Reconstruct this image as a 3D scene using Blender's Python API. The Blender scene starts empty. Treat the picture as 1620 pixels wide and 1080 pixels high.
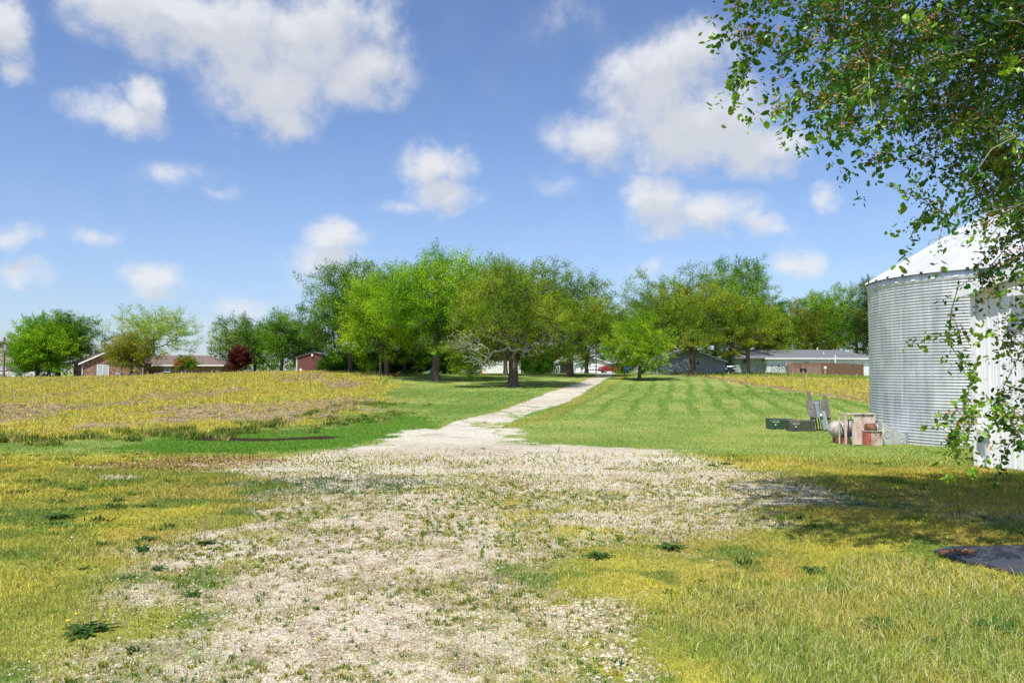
import bpy, math, random
import numpy as np
from mathutils import Vector
SC = bpy.context.scene
COL = SC.collection
R = math.radians
F_PX, CX, CY, HOR = 1260.0, 810.0, 540.0, 588.0
EYE = 1.7
PITCH = math.atan((HOR - CY) / F_PX)

# ------------------------------------------------------------------ camera
cd = bpy.data.cameras.new('camera'); cam = bpy.data.objects.new('camera', cd); COL.objects.link(cam)
cd.sensor_width = 36; cd.lens = 28; cd.clip_start = 0.1; cd.clip_end = 9000
cam.location = (0, 0, EYE); cam.rotation_euler = (R(90) + PITCH, 0, 0)
SC.camera = cam

def ray(px, py):
    a, c = (px - CX) / F_PX, (CY - py) / F_PX
    return np.array([a, math.cos(PITCH) - c * math.sin(PITCH), math.sin(PITCH) + c * math.cos(PITCH)])
def at(px, py, D):
    d = ray(px, py); t = D / d[1]
    return np.array([d[0] * t, D, EYE + d[2] * t])
def project(P):
    x, y, z = P[..., 0], P[..., 1], P[..., 2] - EYE
    yd = y * math.cos(PITCH) + z * math.sin(PITCH); zd = -y * math.sin(PITCH) + z * math.cos(PITCH)
    yd = np.where(yd < 0.05, 0.05, yd)
    return CX + F_PX * x / yd, CY - F_PX * zd / yd

# ------------------------------------------------------------------ noise
def _hash(ix, iy, seed):
    h = (ix.astype(np.int64) * 374761393 + iy.astype(np.int64) * 668265263 + seed * 1442695041) & 0xFFFFFFFF
    h = ((h ^ (h >> 13)) * 1274126177) & 0xFFFFFFFF
    h = h ^ (h >> 16)
    return (h & 0xFFFFFF) / float(0xFFFFFF)
def vnoise(x, y, seed=0):
    x = np.asarray(x, float); y = np.asarray(y, float)
    ix = np.floor(x); iy = np.floor(y); fx = x - ix; fy = y - iy
    fx = fx * fx * (3 - 2 * fx); fy = fy * fy * (3 - 2 * fy)
    a = _hash(ix, iy, seed); b = _hash(ix + 1, iy, seed); c = _hash(ix, iy + 1, seed); d = _hash(ix + 1, iy + 1, seed)
    return (a * (1 - fx) + b * fx) * (1 - fy) + (c * (1 - fx) + d * fx) * fy
def fbm(x, y, seed=0, octs=4):
    s = 0; a = 1; t = 0
    for k in range(octs):
        s = s + a * vnoise(x * 2 ** k + 17.3 * k, y * 2 ** k - 9.1 * k, seed + k); t += a; a *= 0.55
    return s / t
def sstep(a, b, x):
    t = np.clip((x - a) / (b - a), 0, 1); return t * t * (3 - 2 * t)

# ------------------------------------------------------------------ terrain
NY = [-40, 0, 5, 10, 20, 27, 31]; NZ = [0.05, 0, 0, -0.1, -0.5, -0.78, -0.82]
TY = [31, 45, 58, 70, 85, 100, 115, 400]; TT = [0, 0.10, 0.27, 0.46, 0.76, 0.97, 1.0, 1.0]
CXs = [-120, -80, -61, -49, -42, -31, -20, -8, 11, 26, 33, 42, 60, 100]
CZs = [0.3, 0.5, 0.8, 1.0, 1.25, 1.58, 1.74, 1.45, 1.5, 1.45, 1.36, 1.0, 0.6, 0.3]
def terrain(x, y, fine=False):
    x = np.asarray(x, float); y = np.asarray(y, float)
    near = np.interp(y, NY, NZ)
    s = np.clip(y, 60, 130) / 97.0
    zc = np.interp(x / s, CXs, CZs)
    t = np.interp(y, TY, TT)
    z = np.where(y < 31, near, -0.82 + (zc + 0.82) * t)
    if fine:
        z = z + 0.03 * (fbm(x / 1.7, y / 1.7, 5, 3) - 0.5) * np.clip(y / 10, 0.6, 2) + 0.012 * (fbm(x * 4, y * 4, 9, 2) - 0.5)
    return z
def gz(x, y): return float(terrain(x, y, True))
def ground_at(px, py):
    d = ray(px, py); lo = None
    for D in np.concatenate([np.arange(2, 40, 0.1), np.arange(40, 200, 0.5)]):
        t = D / d[1]; x, z = d[0] * t, EYE + d[2] * t
        if z <= terrain(x, D): return (x, float(D))
    return (d[0] * 100 / d[1], 100.0)

# ------------------------------------------------------------------ ground zones (world-space patches)
def gp(pts): return np.array([ground_at(*p) if len(p) == 2 else (((p[0] - CX) / F_PX * p[2]), p[2]) for p in pts])
def sd_poly(x, y, poly):
    out = np.full(x.shape, -50.0)
    mn = poly.min(0) - 6; mx = poly.max(0) + 6
    m = (x > mn[0]) & (x < mx[0]) & (y > mn[1]) & (y < mx[1])
    if not m.any(): return out
    X = x[m]; Y = y[m]; d2 = np.full(X.shape, 1e9); ins = np.zeros(X.shape, bool)
    n = len(poly)
    for i in range(n):
        ax, ay = poly[i]; bx, by = poly[(i + 1) % n]
        ex, ey = bx - ax, by - ay
        t = np.clip(((X - ax) * ex + (Y - ay) * ey) / (ex * ex + ey * ey + 1e-9), 0, 1)
        d2 = np.minimum(d2, (X - ax - t * ex) ** 2 + (Y - ay - t * ey) ** 2)
        c = ((ay > Y) != (by > Y)) & (X < ex * (Y - ay) / (ey + 1e-12 if ey == 0 else ey) + ax)
        ins ^= c
    d = np.sqrt(d2); out[m] = np.where(ins, d, -d); return out
P_DRIVE = gp([(672, 692), (715, 668), (802, 646), (870, 620), (925, 602), (944, 594, 96), (938, 590, 170), (975, 590, 170), (973, 592, 98), (951, 604), (932, 616), (894, 638), (841, 653), (793, 675), (780, 692), (790, 702), (650, 702)])
P_PAD = gp([(655, 680), (810, 680), (830, 700), (1040, 711), (1130, 726), (1230, 746), (1330, 763), (1450, 786), (1620, 812), (1700, 825), (1700, 842), (1500, 815), (1330, 806), (1200, 802), (1120, 830), (1040, 850), (960, 880), (880, 905), (870, 935), (960, 950), (1010, 980), (1060, 1030), (1130, 1090), (1150, 1250), (60, 1250), (160, 1060), (230, 1000), (190, 955), (240, 910), (330, 870), (400, 830), (430, 790), (440, 765), (360, 750), (260, 742), (330, 731), (470, 722), (580, 704)])
P_LUSH = gp([(160, 712), (230, 699), (260, 688), (420, 683), (520, 676), (600, 655), (650, 655), (690, 664), (668, 688), (600, 699), (520, 710), (400, 718), (250, 720)])
P_PUDDLE = gp([(262, 692.5), (330, 691), (420, 693), (510, 690), (545, 691), (515, 694.5), (420, 697.5), (330, 697)])
P_RED = gp([(140, 735), (250, 727), (400, 722), (450, 728), (400, 738), (300, 745), (200, 742)])
P_FL = np.vstack([np.array([[-140, 114], [-19.5, 114]]), gp([(606, 600), (612, 616), (590, 640), (545, 658), (490, 668), (400, 680), (300, 687), (200, 690), (100, 697), (0, 700), (-200, 712), (-700, 740)])])
P_FR = np.vstack([np.array([[20.5, 112], [100, 112]]), np.array([[100, 60]]), gp([(1500, 652), (1375, 637), (1300, 627), (1220, 614), (1150, 603), (1090, 594)])])
P_TALLR = gp([(1030, 1200), (1000, 1010), (1080, 960), (1180, 930), (1330, 905), (1480, 905), (1620, 925), (1800, 930), (1900, 1250)])
P_TALLL = gp([(-150, 870), (60, 850), (170, 870), (215, 910), (190, 950), (130, 1000), (100, 1040), (-150, 1080)])
P_BLUE = gp([(380, 765), (460, 755), (600, 750), (720, 765), (600, 782), (420, 782)])
P_LANE_R = gp([(1130, 722), (1300, 745), (1620, 800), (1750, 820), (1750, 842), (1350, 800), (1200, 765)])
P_BARE = gp([(722, 838), (785, 830), (805, 882), (760, 888), (735, 870)])
P_COARSE = gp([(830, 950), (960, 950), (1010, 985), (1060, 1040), (1120, 1100), (900, 1100), (930, 1030), (880, 985)])
P_WHITE1 = gp([(110, 738), (160, 736), (200, 740), (150, 742)])
P_WHITE2 = gp([(160, 752), (210, 748), (215, 754), (170, 758)])
P_STRAWL = gp([(-100, 640), (60, 636), (110, 642), (95, 664), (-100, 672)])
P_STRAWM = gp([(350, 662), (430, 640), (540, 628), (600, 632), (560, 652), (440, 674)])
DR = np.array([[-3.6, 30], [0, 41], [4.2, 60], [7.5, 75], [13, 100], [19, 130]])
def dist_drive(x, y):
    return x - np.interp(y, DR[:, 1], DR[:, 0])

def A(r, g, b, k=1.35):
    f = lambda c: (c / 255 / 12.92 if c / 255 <= 0.04045 else ((c / 255 + 0.055) / 1.055) ** 2.4)
    return np.array([f(r) / k, f(g) / k, f(b) / k])
def mixc(a, b, w): return a * (1 - w[:, None]) + b * w[:, None]
def zone(x, y):
    """colour of the ground cover, gravel amount and cover class weights at world points"""
    x = np.asarray(x, float).ravel(); y = np.asarray(y, float).ravel()
    sc = np.clip(y / 12, 0.5, 6)
    nb = fbm(x / 2.6, y / 2.6, 11, 4); nm = fbm(x / 0.8, y / 0.8, 23, 4); nf = fbm(x / 0.16, y / 0.16, 31, 3); nl = fbm(x / 9, y / 9, 41, 3)
    def w(poly, soft=0.3, amp=1.2, n=nm): return sstep(-soft, soft, sd_poly(x, y, poly) + amp * (n - 0.5) * 2)
    far = sstep(17, 24, y)
    # moss / weedy yard
    yel = A(204, 194, 84); oli = A(170, 172, 78); org = A(208, 176, 104); grn = A(104, 138, 58)
    c = mixc(np.tile(yel, (len(x), 1)), oli, sstep(0.42, 0.62, nb))
    c = mixc(c, org, sstep(0.52, 0.68, fbm(x / 1.7, y / 1.7, 57, 4)) * 0.32)
    c = mixc(c, grn, sstep(0.56, 0.68, fbm(x / 0.7, y / 0.55, 61, 4) + .07 * (x < -1.5) * (y < 16)) * 0.75)
    # lawn
    law = mixc(np.tile(A(148, 170, 84), (len(x), 1)), A(172, 182, 100), sstep(0.4, 0.7, nb))
    law = mixc(law, A(104, 142, 54), sstep(0.52, 0.7, nl) * 0.45)
    s = dist_drive(x, y)
    st = 0.5 + 0.5 * np.sin(2 * math.pi * (s + 1.6 * (nl - .5)) / 1.75)
    fade = sstep(34, 50, y) * (1 - sstep(88, 98, y)) * np.where(s > 0, 1.0, 0.55) * np.clip(1.25 - np.abs(s - 12) / 26, 0, 1)
    law = mixc(law, A(92, 138, 50), sstep(0.62, 0.9, st + .35 * (nm - .5)) * 0.5 * fade * (0.5 + nb))
    st2 = 0.5 + 0.5 * np.sin(2 * math.pi * (y + 0.12 * x + 1.2 * (nl - .5)) / 1.5)
    law = mixc(law, A(150, 172, 84), sstep(0.6, 0.9, st2) * 0.2 * (1 - fade) * (s > 2))
    lawn_w = sstep(19.5, 24.5, y + 3.0 * (nb - 0.5) + np.where(x > 4, np.clip((x - 4) * 0.45, 0, 5), 0))
    c = mixc(c, law, lawn_w)
    edge = sstep(0.0, 1.0, 1.4 - np.abs(np.abs(s) - 1.6) - 0.8 * nm) * (y > 34) * (y < 100)
    c = mixc(c, A(168, 158, 66), edge * 0.55)
    lw = w(P_LUSH, 0.5, 1.2); c = mixc(c, A(98, 144, 42), lw * 0.9); c = mixc(c, A(120, 140, 50), lw * sstep(.55, .7, nm) * .5)
    # fields
    f1 = w(P_FL, 1.2, 2.0, nb); f2 = w(P_FR, 0.4, 0.7, nb); fw = np.maximum(f1, f2)
    fc = mixc(np.tile(A(212, 194, 92), (len(x), 1)), A(180, 184, 82), sstep(0.42, 0.66, nb))
    straw = np.maximum.reduce([sstep(0.52, 0.64, fbm(x / 4.0, y / 8, 71, 4)), w(P_STRAWL, 0.8, 2.0), w(P_STRAWM, 0.8, 2.0)])
    straw = np.where(f2 > 0.5, np.maximum(straw * 0.5, sstep(2.2, 0.8, sd_poly(x, y, P_FR) + 1.5 * (nm - .5))), straw)
    fc = mixc(fc, A(180, 158, 130), straw * 0.9); fc = mixc(fc, A(214, 172, 90), sstep(0.55, 0.7, fbm(x / 3, y / 3, 81, 3)) * 0.5 * (1 - straw))
    c = mixc(c, fc, fw)
    # weedy band in front of the left field
    wb = sstep(-4.0, 0.2, sd_poly(x, y, P_FL)) * (1 - .6 * f1) * (sd_poly(x, y, P_FL) < 2.2) * sstep(0.35, 0.6, nm) * (x < -2)
    c = mixc(c, A(116, 132, 52), wb * 0.7)
    # gravel
    lane = w(P_DRIVE, 0.18, 0.28); pad = w(P_PAD, 0.85, 1.5)
    sp = np.maximum(w(P_WHITE1, .2, .3), w(P_WHITE2, .2, .5))
    g = np.maximum(lane * (1 - 0.7 * sstep(0.55, 0.68, nm) * (y < 50)), pad)
    moss = sstep(0.44, 0.60, fbm(x / 1.1, y / 0.9, 91, 4)) * np.where(y < 9, .32, np.where(y < 14, .36, .26)) * (0.45 + 1.1 * sstep(.35, .6, nf)) * (1 - w(P_BARE, .1, .1)) * (1 - w(P_COARSE, .2, .3))
    cen = np.exp(-((x - 0.9 + 0.1 * (y - 6)) / 1.2) ** 2) * (y < 16) * 0.34
    g = g * (1 - np.where(lane > .5, moss * .3, np.clip(moss + cen * nm * 1.3, 0, .9)))
    g = np.maximum(g, sp * .8) * (1 - .62 * sstep(3.6, 5.5, x) * sstep(.3, .55, nm) * (y < 22))
    gc = mixc(np.tile(A(238, 230, 208), (len(x), 1)), A(226, 214, 190), sstep(0.45, 0.65, nb))
    gc = mixc(gc, A(204, 190, 168), sstep(0.60, 0.72, fbm(x / 1.1, y / 1.1, 97, 3)) * 0.8)
    gc = mixc(gc, A(168, 150, 118), sstep(.45, .62, nf) * (y < 16) * .7 * (1 - w(P_BARE, .1, .1)))
    red = w(P_RED, 0.25, 0.7); gc = mixc(gc, A(168, 96, 60), red * 0.85); g = np.maximum(g, red * 0.5)
    c = mixc(c, gc, sstep(0.2, 0.8, g + 0.9 * (nf - 0.5)))
    c = mixc(c, mixc(np.tile(A(178, 104, 66), (len(x), 1)), A(140, 92, 66), sstep(.4, .6, nf)), red * (.35 + .6 * sstep(.35, .6, nm)))
    bl = w(P_BLUE, 0.4, 1.0); c = mixc(c, A(96, 124, 62), bl * sstep(.4, .55, nf) * .9); g = g * (1 - bl * .6)
    pu = w(P_PUDDLE, 0.15, 0.25); c = mixc(c, A(66, 52, 36), pu)
    tall = np.maximum(w(P_TALLR, 0.5, 0.9), .42 * w(P_TALLL, 0.4, 0.8) * sstep(.42, .6, nm))
    c = mixc(c, mixc(np.tile(A(160, 176, 80), (len(x), 1)), A(200, 190, 96), sstep(.45, .65, nm)), tall * 0.75)
    return dict(c=c, g=g, tall=tall, field=fw, fl=f1, fr=f2, lawn=lawn_w * (1 - fw) * (1 - g), straw=straw, lush=lw, wb=wb, pud=pu, blue=bl)

# ------------------------------------------------------------------ mesh helpers
def mesh_np(name, V, Fc, mat, parent=None, col=None, grav=None, smooth=False, matidx=None):
    """Fc: (n,k) array of faces"""
    V = np.asarray(V, np.float32); Fc = np.asarray(Fc, np.int32); n, k = Fc.shape
    me = bpy.data.meshes.new(name)
    me.vertices.add(len(V)); me.vertices.foreach_set('co', V.ravel())
    me.loops.add(n * k); me.loops.foreach_set('vertex_index', Fc.ravel())
    me.polygons.add(n); me.polygons.foreach_set('loop_start', np.arange(0, n * k, k, dtype=np.int32))
    if smooth: me.polygons.foreach_set('use_smooth', np.ones(n, bool))
    else: me.polygons.foreach_set('use_smooth', np.zeros(n, bool))
    for m in (mat if isinstance(mat, list) else [mat]): me.materials.append(m)
    if matidx is not None: me.polygons.foreach_set('material_index', np.asarray(matidx, np.int32))
    me.update(calc_edges=True)
    if col is not None:
        a = me.color_attributes.new('col', 'FLOAT_COLOR', 'POINT')
        cc = np.ones((len(V), 4), np.float32); cc[:, :3] = col
        if grav is not None: cc[:, 3] = grav
        a.data.foreach_set('color', cc.ravel())
    me.validate()
    o = bpy.data.objects.new(name, me); COL.objects.link(o)
    if parent: o.parent = parent
    return o
class MB:
    def __init__(s): s.v = []; s.f = []; s.sm = []
    def add(s, vs, fs, smooth=False):
        b = len(s.v); s.v += [tuple(map(float, v)) for v in vs]
        for f in fs: s.f.append([b + i for i in f]); s.sm.append(smooth)
    def box(s, c, d, rz=0, rx=0, ry=0):
        hx, hy, hz = d[0] / 2, d[1] / 2, d[2] / 2
        from mathutils import Euler
        M = Euler((rx, ry, rz)).to_matrix()
        vs = [Vector(c) + M @ Vector((sx * hx, sy * hy, sz * hz)) for sz in (-1, 1) for sy in (-1, 1) for sx in (-1, 1)]
        s.add(vs, [(0, 2, 3, 1), (4, 5, 7, 6), (0, 1, 5, 4), (2, 6, 7, 3), (0, 4, 6, 2), (1, 3, 7, 5)]); return s
    def bx(s, x0, x1, y0, y1, z0, z1): return s.box(((x0 + x1) / 2, (y0 + y1) / 2, (z0 + z1) / 2), (x1 - x0, y1 - y0, z1 - z0))
    def cyl(s, a, b, r, r2=None, n=12, caps=True, smooth=True):
        a = Vector(a); b = Vector(b); r2 = r if r2 is None else r2; d = (b - a).normalized()
        u = d.cross(Vector((0, 0, 1)) if abs(d.z) < 0.9 else Vector((1, 0, 0))).normalized(); w = d.cross(u)
        vs = []
        for p, q in ((a, r), (b, r2)):
            for i in range(n):
                t = 2 * math.pi * i / n; vs.append(p + u * (q * math.cos(t)) + w * (q * math.sin(t)))
        s.add(vs, [(i, (i + 1) % n, n + (i + 1) % n, n + i) for i in range(n)], smooth)
        if caps: s.add(vs[:n], [tuple(range(n))[::-1]]); s.add(vs[n:], [tuple(range(n))])
        return s
    def tube(s, pts, r, n=6):
        for a, b in zip(pts[:-1], pts[1:]): s.cyl(a, b, r, n=n, caps=True)
        return s
    def prism(s, prof, axis, a, b):
        """prof: 2D polygon; axis x: (y,z) profile swept from x=a to b; axis y: (x,z) profile swept along y; axis z: (x,y) swept in z"""
        n = len(prof); vs = []
        for t in (a, b):
            for p in prof: vs.append({'x': (t, p[0], p[1]), 'y': (p[0], t, p[1]), 'z': (p[0], p[1], t)}[axis])
        s.add(vs, [(i, (i + 1) % n, n + (i + 1) % n, n + i) for i in range(n)] + [tuple(range(n))[::-1], tuple(range(n, 2 * n))]); return s
    def lathe(s, prof, c=(0, 0, 0), n=24, axis='z'):
        vs = []; m = len(prof)
        for i in range(n):
            t = 2 * math.pi * i / n
            for r, h in prof:
                p = (r * math.cos(t), r * math.sin(t), h)
                if axis == 'x': p = (h, r * math.cos(t), r * math.sin(t))
                if axis == 'y': p = (r * math.cos(t), h, r * math.sin(t))
                vs.append((p[0] + c[0], p[1] + c[1], p[2] + c[2]))
        s.add(vs, [(i * m + j, ((i + 1) % n) * m + j, ((i + 1) % n) * m + j + 1, i * m + j + 1) for i in range(n) for j in range(m - 1)], True); return s
    def build(s, name, mat, parent=None, loc=(0, 0, 0), rz=0, bevel=0):
        me = bpy.data.meshes.new(name); me.from_pydata(s.v, [], s.f); me.materials.append(mat)
        me.polygons.foreach_set('use_smooth', s.sm)
        import bmesh
        bm = bmesh.new(); bm.from_mesh(me); bmesh.ops.recalc_face_normals(bm, faces=bm.faces); bm.to_mesh(me); bm.free()
        me.update(); o = bpy.data.objects.new(name, me); COL.objects.link(o)
        o.location = loc; o.rotation_euler = (0, 0, rz)
        if parent: o.parent = parent
        if bevel:
            b = o.modifiers.new('edge', 'BEVEL'); b.width = bevel; b.segments = 2; b.limit_method = 'ANGLE'
        return o
def tag(o, label=None, cat=None, group=None, kind=None):
    if label: o['label'] = label
    if cat: o['category'] = cat
    if group: o['group'] = group
    if kind: o['kind'] = kind
    return o
def empty(name, loc, rz=0, label=None, cat=None, group=None):
    o = bpy.data.objects.new(name, None); COL.objects.link(o); o.location = loc; o.rotation_euler = (0, 0, rz)
    o.empty_display_size = 0.2
    return tag(o, label, cat, group)

# ------------------------------------------------------------------ materials
def newmat(name):
    m = bpy.data.materials.new(name); m.use_nodes = True; nt = m.node_tree
    return m, nt, nt.nodes['Principled BSDF']
def nd(nt, t, **kw):
    n = nt.nodes.new(t)
    for k, v in kw.items():
        if k.startswith('i_'):
            key = k[2:]; key = int(key) if key.isdigit() else key.replace('_', ' ')
            n.inputs[key].default_value = v
        else: setattr(n, k, v)
    return n
def ramp(nt, stops):
    r = nt.nodes.new('ShaderNodeValToRGB'); e = r.color_ramp.elements
    while len(e) < len(stops): e.new(0.5)
    for i, (p, c) in enumerate(stops):
        e[i].position = p; e[i].color = (c[0], c[1], c[2], 1) if not np.isscalar(c) else (c, c, c, 1)
    return r
def simple(name, col, rough=0.7, metal=0.0, nscale=6, namp=0.25, bump=0.15, spec=0.4, bscale=None, coords='Object'):
    """paint/plaster/wood like material with broken-up colour and a little relief"""
    m, nt, p = newmat(name); L = nt.links.new
    tc = nd(nt, 'ShaderNodeTexCoord'); n1 = nd(nt, 'ShaderNodeTexNoise', i_Scale=nscale, i_Detail=6.0, i_Roughness=0.6)
    L(tc.outputs[coords], n1.inputs['Vector'])
    rp = ramp(nt, [(0.25, tuple(np.array(col[:3]) * (1 - namp))), (0.75, tuple(np.minimum(np.array(col[:3]) * (1 + namp * 0.6), 0.95)))])
    L(n1.outputs['Fac'], rp.inputs['Fac']); L(rp.outputs['Color'], p.inputs['Base Color'])
    p.inputs['Roughness'].default_value = rough; p.inputs['Metallic'].default_value = metal; p.inputs['Specular IOR Level'].default_value = spec
    if bump:
        n2 = nd(nt, 'ShaderNodeTexNoise', i_Scale=(bscale or nscale * 8), i_Detail=4.0); L(tc.outputs[coords], n2.inputs['Vector'])
        b = nd(nt, 'ShaderNodeBump', i_Strength=bump, i_Distance=0.02); L(n2.outputs['Fac'], b.inputs['Height']); L(b.outputs['Normal'], p.inputs['Normal'])
    return m
def leafmat(name, trans=0.26, rough=0.55, spec=0.3, hue=.49):
    m, nt, p = newmat(name); L = nt.links.new
    at_ = nd(nt, 'ShaderNodeAttribute', attribute_name='col')
    L(at_.outputs['Color'], p.inputs['Base Color']); p.inputs['Roughness'].default_value = rough; p.inputs['Specular IOR Level'].default_value = spec
    t = nd(nt, 'ShaderNodeBsdfTranslucent'); hs = nd(nt, 'ShaderNodeHueSaturation', i_Saturation=1.1, i_Value=1.3, i_Hue=hue); L(at_.outputs['Color'], hs.inputs['Color']); L(hs.outputs['Color'], t.inputs['Color'])
    mx = nd(nt, 'ShaderNodeMixShader', i_0=trans); L(p.outputs[0], mx.inputs[1]); L(t.outputs[0], mx.inputs[2])
    L(mx.outputs[0], nt.nodes['Material Output'].inputs['Surface'])
    return m
M = {}
M['leaf'] = leafmat('leaf_green', spec=.15)
M['leaf_gloss'] = leafmat('glossy_leaf', .26, .38, .5)
M['blade'] = leafmat('grass_blade', 0.25, 0.6, 0.2, .505)
M['bark'] = simple('bark', (0.16, 0.125, 0.095), 0.95, nscale=7, namp=0.5, bump=0.8, bscale=18, spec=0.1)
M['bark_grey'] = simple('grey_bark', (0.36, 0.31, 0.26), 0.9, nscale=12, namp=0.4, bump=0.6, bscale=30, spec=0.1)
M['bark_pale'] = simple('pale_bark', (0.40, 0.35, 0.28), 0.95, nscale=9, namp=0.35, bump=0.6, bscale=20, spec=0.1)
M['deadwood'] = simple('dead_wood', (0.42, 0.38, 0.33), 0.95, nscale=5, namp=0.3, bump=0.4, spec=0.1)

# ground material: colour of the cover from the mesh attribute, stones where its alpha says gravel
m, nt, p = newmat('yard_ground'); L = nt.links.new
va = nd(nt, 'ShaderNodeAttribute', attribute_name='col'); tc = nd(nt, 'ShaderNodeTexCoord')
n1 = nd(nt, 'ShaderNodeTexNoise', i_Scale=9.0, i_Detail=8.0, i_Roughness=0.72); L(tc.outputs['Object'], n1.inputs['Vector'])
n2 = nd(nt, 'ShaderNodeTexNoise', i_Scale=55.0, i_Detail=3.0, i_Roughness=0.6); L(tc.outputs['Object'], n2.inputs['Vector'])
vo = nd(nt, 'ShaderNodeTexVoronoi', i_Scale=38.0); L(tc.outputs['Object'], vo.inputs['Vector'])
r1 = ramp(nt, [(0.28, 0.62), (0.72, 1.32)]); L(n1.outputs['Fac'], r1.inputs['Fac'])
r2 = ramp(nt, [(0.3, 0.7), (0.7, 1.25)]); L(n2.outputs['Fac'], r2.inputs['Fac'])
hv = nd(nt, 'ShaderNodeSeparateColor'); L(vo.outputs['Color'], hv.inputs['Color'])
r3 = ramp(nt, [(0.0, 0.62), (1.0, 1.25)]); L(hv.outputs['Red'], r3.inputs['Fac'])
mA = nd(nt, 'ShaderNodeMix', data_type='RGBA', blend_type='MULTIPLY'); mA.inputs[0].default_value = 1; L(va.outputs['Color'], mA.inputs[6]); L(r1.outputs['Color'], mA.inputs[7])
mB = nd(nt, 'ShaderNodeMix', data_type='RGBA', blend_type='MULTIPLY'); mB.inputs[0].default_value = 1; L(mA.outputs[2], mB.inputs[6]); L(r2.outputs['Color'], mB.inputs[7])
mC = nd(nt, 'ShaderNodeMix', data_type='RGBA', blend_type='MULTIPLY'); L(va.outputs['Alpha'], mC.inputs[0]); L(mB.outputs[2], mC.inputs[6]); L(r3.outputs['Color'], mC.inputs[7])
L(mC.outputs[2], p.inputs['Base Color']); p.inputs['Roughness'].default_value = 0.95; p.inputs['Specular IOR Level'].default_value = 0.1
bm1 = nd(nt, 'ShaderNodeBump', i_Strength=0.55, i_Distance=0.02); L(n2.outputs['Fac'], bm1.inputs['Height'])
bm2 = nd(nt, 'ShaderNodeBump', i_Strength=0.5, i_Distance=0.015); L(vo.outputs['Distance'], bm2.inputs['Height']); L(bm1.outputs['Normal'], bm2.inputs['Normal'])
L(bm2.outputs['Normal'], p.inputs['Normal']); M['ground'] = m

# ------------------------------------------------------------------ ground sheet
ys = np.concatenate([np.linspace(-40, 2.4, 16), np.geomspace(2.5, 135, 860), np.geomspace(140, 4000, 26)])
us = np.concatenate([np.linspace(-3.2, -0.8, 30)[:-1], np.linspace(-0.8, 0.8, 640), np.linspace(0.8, 3.2, 30)[1:]])
YY, UU = np.meshgrid(ys, us, indexing='ij'); XX = UU * (np.maximum(YY, 0) * 0.95 + 1.6 + np.maximum(-YY, 0) * 0.0 + 14 * (YY < 2.45))
ZZ = terrain(XX, YY, True)
zz = zone(XX.ravel(), YY.ravel())
nr, nc = XX.shape; idx = np.arange(nr * nc).reshape(nr, nc)
Fq = np.stack([idx[:-1, :-1].ravel(), idx[:-1, 1:].ravel(), idx[1:, 1:].ravel(), idx[1:, :-1].ravel()], 1)
o = mesh_np('ground', np.stack([XX.ravel(), YY.ravel(), ZZ.ravel()], 1), Fq, M['ground'], col=zz['c'], grav=zz['g'], smooth=True)
tag(o, kind='structure')
# ------------------------------------------------------------------ ground cover: grass, moss, stones, stubble
rng = np.random.default_rng(7)
def band_pts(y0, y1, dens, wide=0.70, xr=None):
    area = (y1 - y0) * (2 * wide * (y0 + y1) / 2 + 1.5)
    n = int(area * dens); y = np.sqrt(rng.uniform(y0 ** 2, y1 ** 2, n)); x = rng.uniform(-1, 1, n) * (wide * y + 0.8)
    return x, y
def jit(c, n, a=0.18, hue=0.08):
    k = 1 + rng.normal(0, a, n)[:, None]; h = 1 + rng.normal(0, hue, (n, 3)); return np.clip(c * np.clip(k, 0.45, 1.7) * np.clip(h, 0.7, 1.3), 0.004, 0.8)
def blade_mesh(x, y, h, w, col, lean=0.5, bend=0.4, simple_=False):
    n = len(x); z = terrain(x, y, True) - 0.004
    th = rng.uniform(0, 2 * math.pi, n); ph = rng.uniform(0, 2 * math.pi, n)
    sx, sy = np.cos(th) * w / 2, np.sin(th) * w / 2
    ln = np.abs(rng.normal(0, lean, n)) * h; lx, ly = np.cos(ph) * ln, np.sin(ph) * ln
    if simple_:
        V = np.stack([np.stack([x - sx, y - sy, z], 1), np.stack([x + sx, y + sy, z], 1), np.stack([x + lx, y + ly, z + h], 1)], 1)
        Fc = np.arange(3 * n).reshape(n, 3); C = np.repeat(col, 3, 0)
        return V.reshape(-1, 3), Fc, C
    mx, my, mz = x + lx * .35, y + ly * .35, z + h * .6
    tx, ty, tz = x + lx * (1 + bend), y + ly * (1 + bend), z + h * (1 - 0.25 * rng.random(n))
    V = np.stack([np.stack([x - sx, y - sy, z], 1), np.stack([x + sx, y + sy, z], 1),
                  np.stack([mx - sx * .8, my - sy * .8, mz], 1), np.stack([mx + sx * .8, my + sy * .8, mz], 1), np.stack([tx, ty, tz], 1)], 1)
    b = (np.arange(n) * 5)[:, None]
    Fc = np.concatenate([b + [0, 1, 3], b + [0, 3, 2], b + [2, 3, 4]], 0)
    return V.reshape(-1, 3), Fc, np.repeat(col, 5, 0)
def merge(parts):
    Vs, Fs, Cs = [], [], []; b = 0
    for V, Fc, C in parts:
        Vs.append(V); Fs.append(Fc + b); Cs.append(C); b += len(V)
    return np.concatenate(Vs), np.concatenate(Fs), np.concatenate(Cs)

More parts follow.
